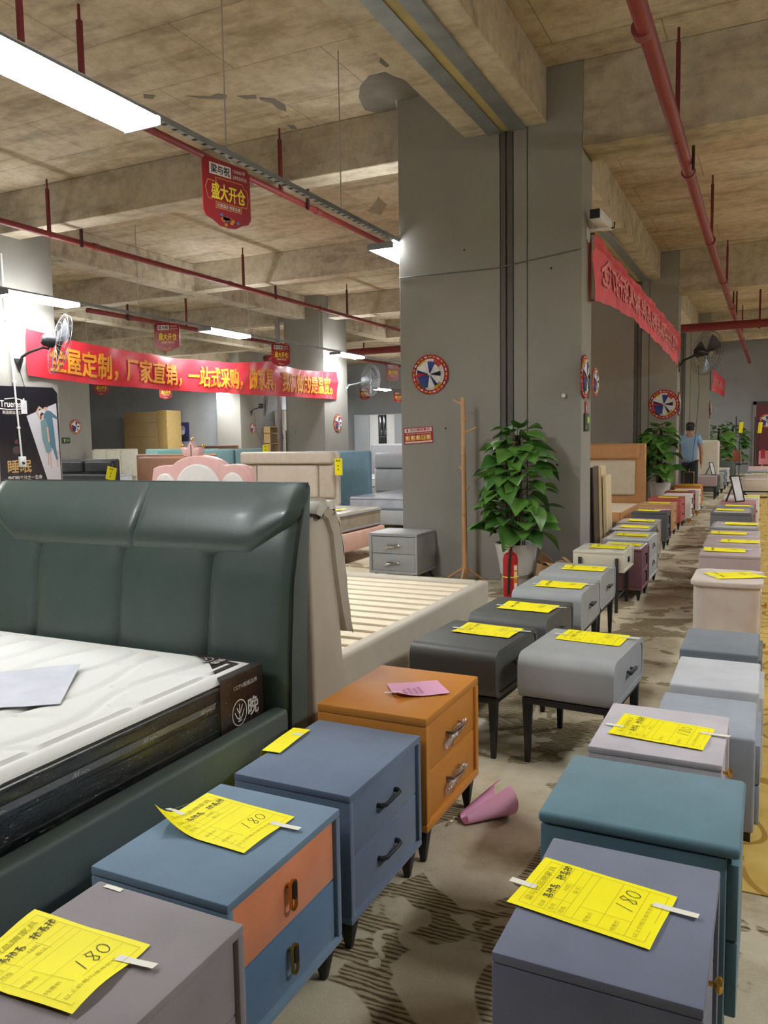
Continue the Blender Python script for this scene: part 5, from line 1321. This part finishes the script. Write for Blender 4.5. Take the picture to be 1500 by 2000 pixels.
# ---------------------------------------------------------------- far left corner
r = thing('wardrobe_carton', 'tall brown cardboard wardrobe carton against the far wall', 'carton', (-22.4, 24.95, 0))
CB = M('#947c57', .85, bump=.2, bscale=20, var=.1, vscale=2)
MB().box(-1.1, .62, -.4, .45, 0, 2.68).build('box', CB, r, bev=.01); MB().box(.62, 1.12, -.4, .45, 0, 2.72).build('box', M('#b0945e', .85, var=.08), r, bev=.01)  # paler second box paints in the brightness of the carton's side face
for z in (.9, 1.7, 2.25): MB().box(-1.1, .62, -.404, -.4, z, z+.012).build('tape_line', M('#7a6238', .7), r)
MB().box(-.25, -.235, -.404, -.4, 0, 1.7).build('tape_line', M('#7a6238', .7), r)
r = thing('wall_poster', 'dark blue portrait poster on the far wall beside the carton', 'poster', (-21.35, 25.595, 1.5))
MB().box(-.95, .3, -.006, 0, 0, .76).build('sheet', inkm('#2a2a5a'), r); fn = lambda a, b: (a, -.008, b); f2 = lambda a, b: (a, -.0095, b)
flat(MB(), fn, [(-.28, 0), (.22, 0), (.2, .2), (.08, .3), (-.1, .3), (-.26, .2)]).build('printed_suit', inkm('#1d1d36'), r, smooth=False); flat(MB(), fn, oval(-.02, .46, .12, .17, 14)[:-1]).build('printed_face', inkm('#8f8f9c'), r, smooth=False); flat(MB(), f2, oval(-.02, .36, .09, .10, 12)[:-1]).build('printed_beard', inkm('#c5c5cc'), r, smooth=False)
lettering('lettering', '梦思', SWHT, r, fn, -.85, .42, -.38, .56, .02); lettering('lettering', '奢华睡眠', SWHT, r, fn, -.85, .18, -.3, .32, .02)
r = thing('open_shelf', 'small light wood open shelf by the far corner', 'shelf', (-17.9, 26.75, 0), rad(90))
for z in (.02, .55, .95, 1.35, 1.75, 2.0): MB().box(-.32, .32, -.15, .15, z, z+.025).build('shelf_board', M('#b99a68', .6), r)
for x in (-.32, .3): MB().box(x, x+.02, -.15, .15, 0, 2.0).build('side_board', M('#b99a68', .6), r)
r = thing('white_wardrobe', 'white wardrobe with dark gap in the far corner', 'wardrobe', (-17.85, 27.9, 0), rad(90))
MB().box(-.6, .6, -.2, .24, 0, 2.7).build('body', M('#b9b7b2', .5), r, bev=.01); MB().box(-.6, .6, -.23, -.2, 1.9, 2.65).build('door', WHITE, r, bev=.005); MB().box(-.15, .55, -.23, -.2, .1, 1.85).build('door', WHITE, r, bev=.005); MB().box(-.5, -.2, -.215, -.2, .1, 1.85).build('dark_bay', BLACK, r)
r = thing('display_cupboard', 'white cupboard wall with black glazed middle doors far behind', 'cupboard', (-15.95, 32.75, 0))
MB().box(-1.3, 1.3, -.2, .22, 0, 2.58).build('body', M('#a4a8ac', .5), r, bev=.01)
for x0, x1, c in ((-1.28, -.5, '#9ea3a8'), (-.49, .0-.06, '#d6d8d9'), (.35, .75, '#d6d8d9'), (.76, 1.28, '#9ea3a8')): MB().box(x0, x1, -.225, -.2, .1, 2.55).build('door', paint(c), r, bev=.004)
for x0, x1 in ((-.05, .14), (.15, .34)): MB().box(x0, x1, -.225, -.2, .1, 2.55).build('glass_door', M('#22262a', .12, bump=0, coat=.5), r, bev=.004)
MB().box(-.05, .34, -.228, -.224, 1.55, 1.58).build('shelf_edge', M('#55595c', .5), r)
r = thing('drain_pipe', 'mauve drain pipe running up beside the far column', 'pipe', (-10.93, 16.72, 0)); MB().cyl((0, 0, 0), (0, 0, 4.38), .06, n=16).build('pipe_run', M('#8b8086', .6), r); MB().cyl((0, 0, 1.5), (0, 0, 1.62), .075, n=16).build('coupling', M('#8b8086', .6), r)

# ---------------------------------------------------------------- far end of the aisle
r = MB().box(-.55, .75, 32.93, 32.985, 0, 2.5).build('door_1', paint('#6a2f36'), None); r['kind'] = 'structure'; r['label'] = 'maroon door in the far wall'
MB().box(-.66, -.55, 32.9, 32.99, 0, 2.62).build('door_frame', paint('#8a8480'), r); MB().box(-.66, .86, 32.9, 32.99, 2.5, 2.62).build('door_frame', paint('#4c4644'), r); MB().box(.75, .86, 32.9, 32.99, 0, 2.5).build('door_frame', paint('#8a8480'), r)
def frame_on(label, x, y, z, rz, w_, h, col, pic, lean):
    r = thing('picture_frame', label, 'picture frame', (x, y, z), rad(rz))
    t = .018; mt = Matrix.Rotation(-lean, 4, 'X'); T = lambda mb: mb.map(lambda a, b, c: mt @ Vector((a, b, c)))
    T(MB().ring([(-w_/2, 0), (w_/2, 0), (w_/2, h), (-w_/2, h)], [(-w_/2+t, t), (w_/2-t, t), (w_/2-t, h-t), (-w_/2+t, h-t)], 'y', -.012, .0)).build('frame', col, r, smooth=False)
    T(MB().box(-w_/2+t, w_/2-t, -.006, -.002, t, h-t)).build('picture', pic, r)
    MB().box(-.02, .02, .0, .006, 0, h*.85).map(lambda a, b, c: (a, b+.19*(1-c/(h*.85))+math.sin(lean)*h*.8*(c/(h*.85)), c)).build('easel_leg', BLACK, r)
    return r
WM = M('#d4d3d6', .4, bump=.4, bscale=3, var=.2, vscale=5)
frame_on('black easel picture frame on the rose pink table', -.36, 11.45, .552, 62, .22, .36, BLACK, WM, .25)
frame_on('gold picture frame with black picture on the orange table', -1.43, 16.45, .483, 0, .2, .25, GOLD, BLACK, .12)
frame_on('small white easel frame on the dark grey table', -1.2, 20.0, .502, 70, .2, .3, BLACK, WHITE, .25)
def pole_rack(label, x, y, h):
    r = thing('tag_pole', label, 'stand', (x, y, 0)); MB().box(-.2, .2, -.2, .2, 0, .02).build('foot_plate', BLACK, r); MB().cyl((0, 0, .02), (0, 0, h), .018, n=8).build('pole', BLACK, r); MB().cyl((.12, 0, .02), (.12, 0, h-.12), .012, n=8).build('pole', BLACK, r)
    MB().grid(4, 4, lambda u, v: (.08+.12*u+.03*v, -.03-.02*math.sin(u*3), h-.55+.36*v)).build('yellow_tag', YELLOW, r, thick=.002)
pole_rack('thin black pole with yellow tag left of the maroon door', -1.1, 29.5, 2.02)
pole_rack('thin black pole with yellow tag in front of the maroon door', -.52, 29.5, 2.0)
r = thing('cantilever_chair', 'chrome cantilever chair with red-brown backrest at the end of the aisle', 'chair', (-.98, 28.2, 0), rad(-25))
for s_ in (-.24, .24): MB().tube([(s_, -.25, .012), (s_, .22, .012), (s_, .27, .05), (s_, .27, .40), (s_, .24, .44), (s_, -.2, .45), (s_, -.25, .5), (s_, -.3, .95)], .013, 8).build('frame_tube', STEEL, r); MB().tube([(s_, -.27, .66), (s_, .1, .66), (s_, .22, .6), (s_, .25, .44)], .012, 8).build('armrest', STEEL, r)
MB().box(-.24, .24, -.24, .24, .44, .49).build('seat', BLACK, r, bev=.015); MB().box(-.23, .23, -.3, -.27, .55, .92).build('backrest', leather('#8e4a35'), r, bev=.01)
r = thing('dining_table', 'small wooden table under pink cloth by the maroon door', 'table', (.22, 29.6, 0))
MB().box(-.55, .55, -.4, .4, .70, .74).build('tabletop', BEECH, r)
for x in (-.5, .5):
    for y in (-.35, .35): MB().box(x-.03, x+.03, y-.03, y+.03, 0, .7).build('leg', BEECH, r)
c = MB().grid(20, 10, lambda u, v: (.22-.6+1.2*u, 29.6-.44-.03*math.sin(u*20)*(1-v), .42+.62*v if v < .55 else .76+.25*(v-.55))).build('tablecloth', M('#d68a92', .7, var=.15, vscale=4), None, thick=.004)
tag(c, 'rumpled pink cloth hanging over the table by the maroon door', 'cloth')
MB().grid(6, 4, lambda u, v: (-.32+.12*u, 29.12, .62+.3*v)).build('red_bow', M('#b3283a', .6), c, thick=.004)

# ---------------------------------------------------------------- the man
def skinned(name, verts, edges, radii, mat, parent, root=0, lv=2):
    me = D.meshes.new(name); me.from_pydata(verts, edges, []); me.materials.append(mat)
    o = link(name, me, parent)
    sk = o.modifiers.new('skin', 'SKIN'); sk.use_smooth_shade = True
    for i, v in enumerate(me.skin_vertices[0].data):
        v.radius = radii[i] if isinstance(radii[i], tuple) else (radii[i], radii[i]); v.use_root = (i == root)
    sb = o.modifiers.new('subdivision', 'SUBSURF'); sb.levels = lv; sb.render_levels = lv
    return o
def person():
    r = thing('person', 'person seen from behind in light blue polo shirt, dark trousers and black cap', 'person', (-1.52, 17.55, 0), rad(-6))
    SK = M('#b98a70', .6, bump=0, var=.05)
    V = [(0, 0, .92), (0, 0, 1.12), (0, .01, 1.32), (0, .0, 1.43), (0, .01, 1.50), (0, .03, 1.58), (0, .03, 1.64),
         (.17, 0, 1.38), (.235, -.02, 1.12), (.22, .06, .90), (.215, .09, .84),
         (-.17, 0, 1.38), (-.225, .0, 1.12), (-.17, .16, .95), (-.15, .2, .93),
         (.09, 0, .86), (.10, .01, .48), (.10, -.02, .09), (.105, .09, .045),
         (-.09, 0, .86), (-.10, .02, .48), (-.11, .0, .09), (-.115, .11, .045)]
    E = [(0, 1), (1, 2), (2, 3), (3, 4), (4, 5), (5, 6), (2, 7), (7, 8), (8, 9), (9, 10), (2, 11), (11, 12), (12, 13), (13, 14), (0, 15), (15, 16), (16, 17), (17, 18), (0, 19), (19, 20), (20, 21), (21, 22)]
    R_ = [(.13, .10), (.125, .10), (.14, .10), (.06, .055), (.06, .06), (.078, .095), (.06, .075), .055, .042, .03, .033, .055, .042, .03, .033, .08, .055, .038, .03, .08, .055, .038, .03]
    skinned('body', V, E, R_, SK, r)
    for side, base in ((1, (.215, .09, .84)), (-1, (-.15, .2, .93))):     # fingers
        for k in range(4):
            y = base[1]-.025+.016*k; L = (.06, .075, .07, .055)[k]
            d = (0, .25*L, -L) if side > 0 else (.3*L, .5*L, -.5*L)
            skinned('finger', [(base[0], y, base[2]-.01), (base[0]+d[0]*.5, y+d[1]*.4, base[2]-.02+d[2]*.6), (base[0]+d[0], y+d[1]+.01, base[2]-.02+d[2])], [(0, 1), (1, 2)], [.009, .008, .007], SK, r, lv=1)
        skinned('thumb', [(base[0]-.01*side, base[1]+.03, base[2]+.02), (base[0]-.02*side, base[1]+.055, base[2]-.01), (base[0]-.015*side, base[1]+.065, base[2]-.04)], [(0, 1), (1, 2)], [.011, .009, .008], SK, r, lv=1)
    for s_ in (-1, 1): MB().lathe([(0, -.03), (.014, -.02), (.017, 0), (.012, .025), (0, .032)], 10).map(lambda x, y, z: (x*.5+s_*.083, y+.035, z+1.565)).build('ear', SK, r)
    MB().lathe([(0, -.02), (.012, -.012), (.01, .01), (0, .03)], 8).map(lambda x, y, z: (x, y+.125, z+1.565)).build('nose', SK, r)
    for s_ in (-.032, .032): MB().lathe([(0, -.01), (.01, 0), (0, .01)], 8).map(lambda x, y, z: (x+s_, y+.115, z+1.59)).build('eye', M('#2a2522', .3, bump=0), r)
    MB().box(-.025, .025, .108, .116, 1.518, 1.526).build('mouth', M('#93574d', .6), r)
    skinned('polo_shirt', [(0, 0, .80), (0, 0, 1.08), (0, .005, 1.30), (0, 0, 1.40), (.165, 0, 1.375), (.215, -.01, 1.22), (-.165, 0, 1.375), (-.21, 0, 1.22), (0, .005, 1.455)],
            [(0, 1), (1, 2), (2, 3), (2, 4), (4, 5), (2, 6), (6, 7), (3, 8)], [(.17, .125), (.165, .125), (.165, .12), (.09, .08), .075, .068, .075, .068, .064], M('#8fb0d3', .8, var=.05), r)
    skinned('trousers', [(0, 0, 1.0), (.085, 0, .84), (.10, .01, .48), (.10, -.015, .08), (-.085, 0, .84), (-.10, .015, .48), (-.11, 0, .08)], [(0, 1), (1, 2), (2, 3), (0, 4), (4, 5), (5, 6)], [(.165, .12), .1, .075, .066, .1, .075, .066], M('#252a38', .8), r)
    for s_ in (-1, 1): MB().box(-.05, .05, -.09, .17, 0, .075).map(lambda x, y, z, s_=s_: (x*(1-.3*max(0, y)/.17)+s_*.105, y+(.0 if s_ > 0 else .02), z*(1-.35*max(0, y)/.17))).build('shoe', BLACK, r, bev=.02, seg=3)
    MB().lathe([(.088, 0), (.094, .02), (.09, .06), (.065, .09), (0, .1)], 20).map(lambda x, y, z: (x, y*1.12+.03, z+1.60)).build('cap', M('#1d1d20', .7), r)
    MB().grid(8, 3, lambda u, v: (-.07+.14*u, .12+.075*v*(1-(2*u-1)**2*.5), 1.61-.01*v)).build('cap_brim', M('#1d1d20', .7), r, thick=.004)
    MB().box(-.03, .03, -.082, -.078, 1.625, 1.64).build('cap_strap', M('#6a6a6a', .6), r)
    MB().lathe([(.083, -.05), (.088, 0), (.086, .03)], 18).map(lambda x, y, z: (x, y*1.1+.022, z+1.575) if y < .03 else (x, .055+.022, z+1.575)).build('hair', M('#2b2725', .8), r)
person()
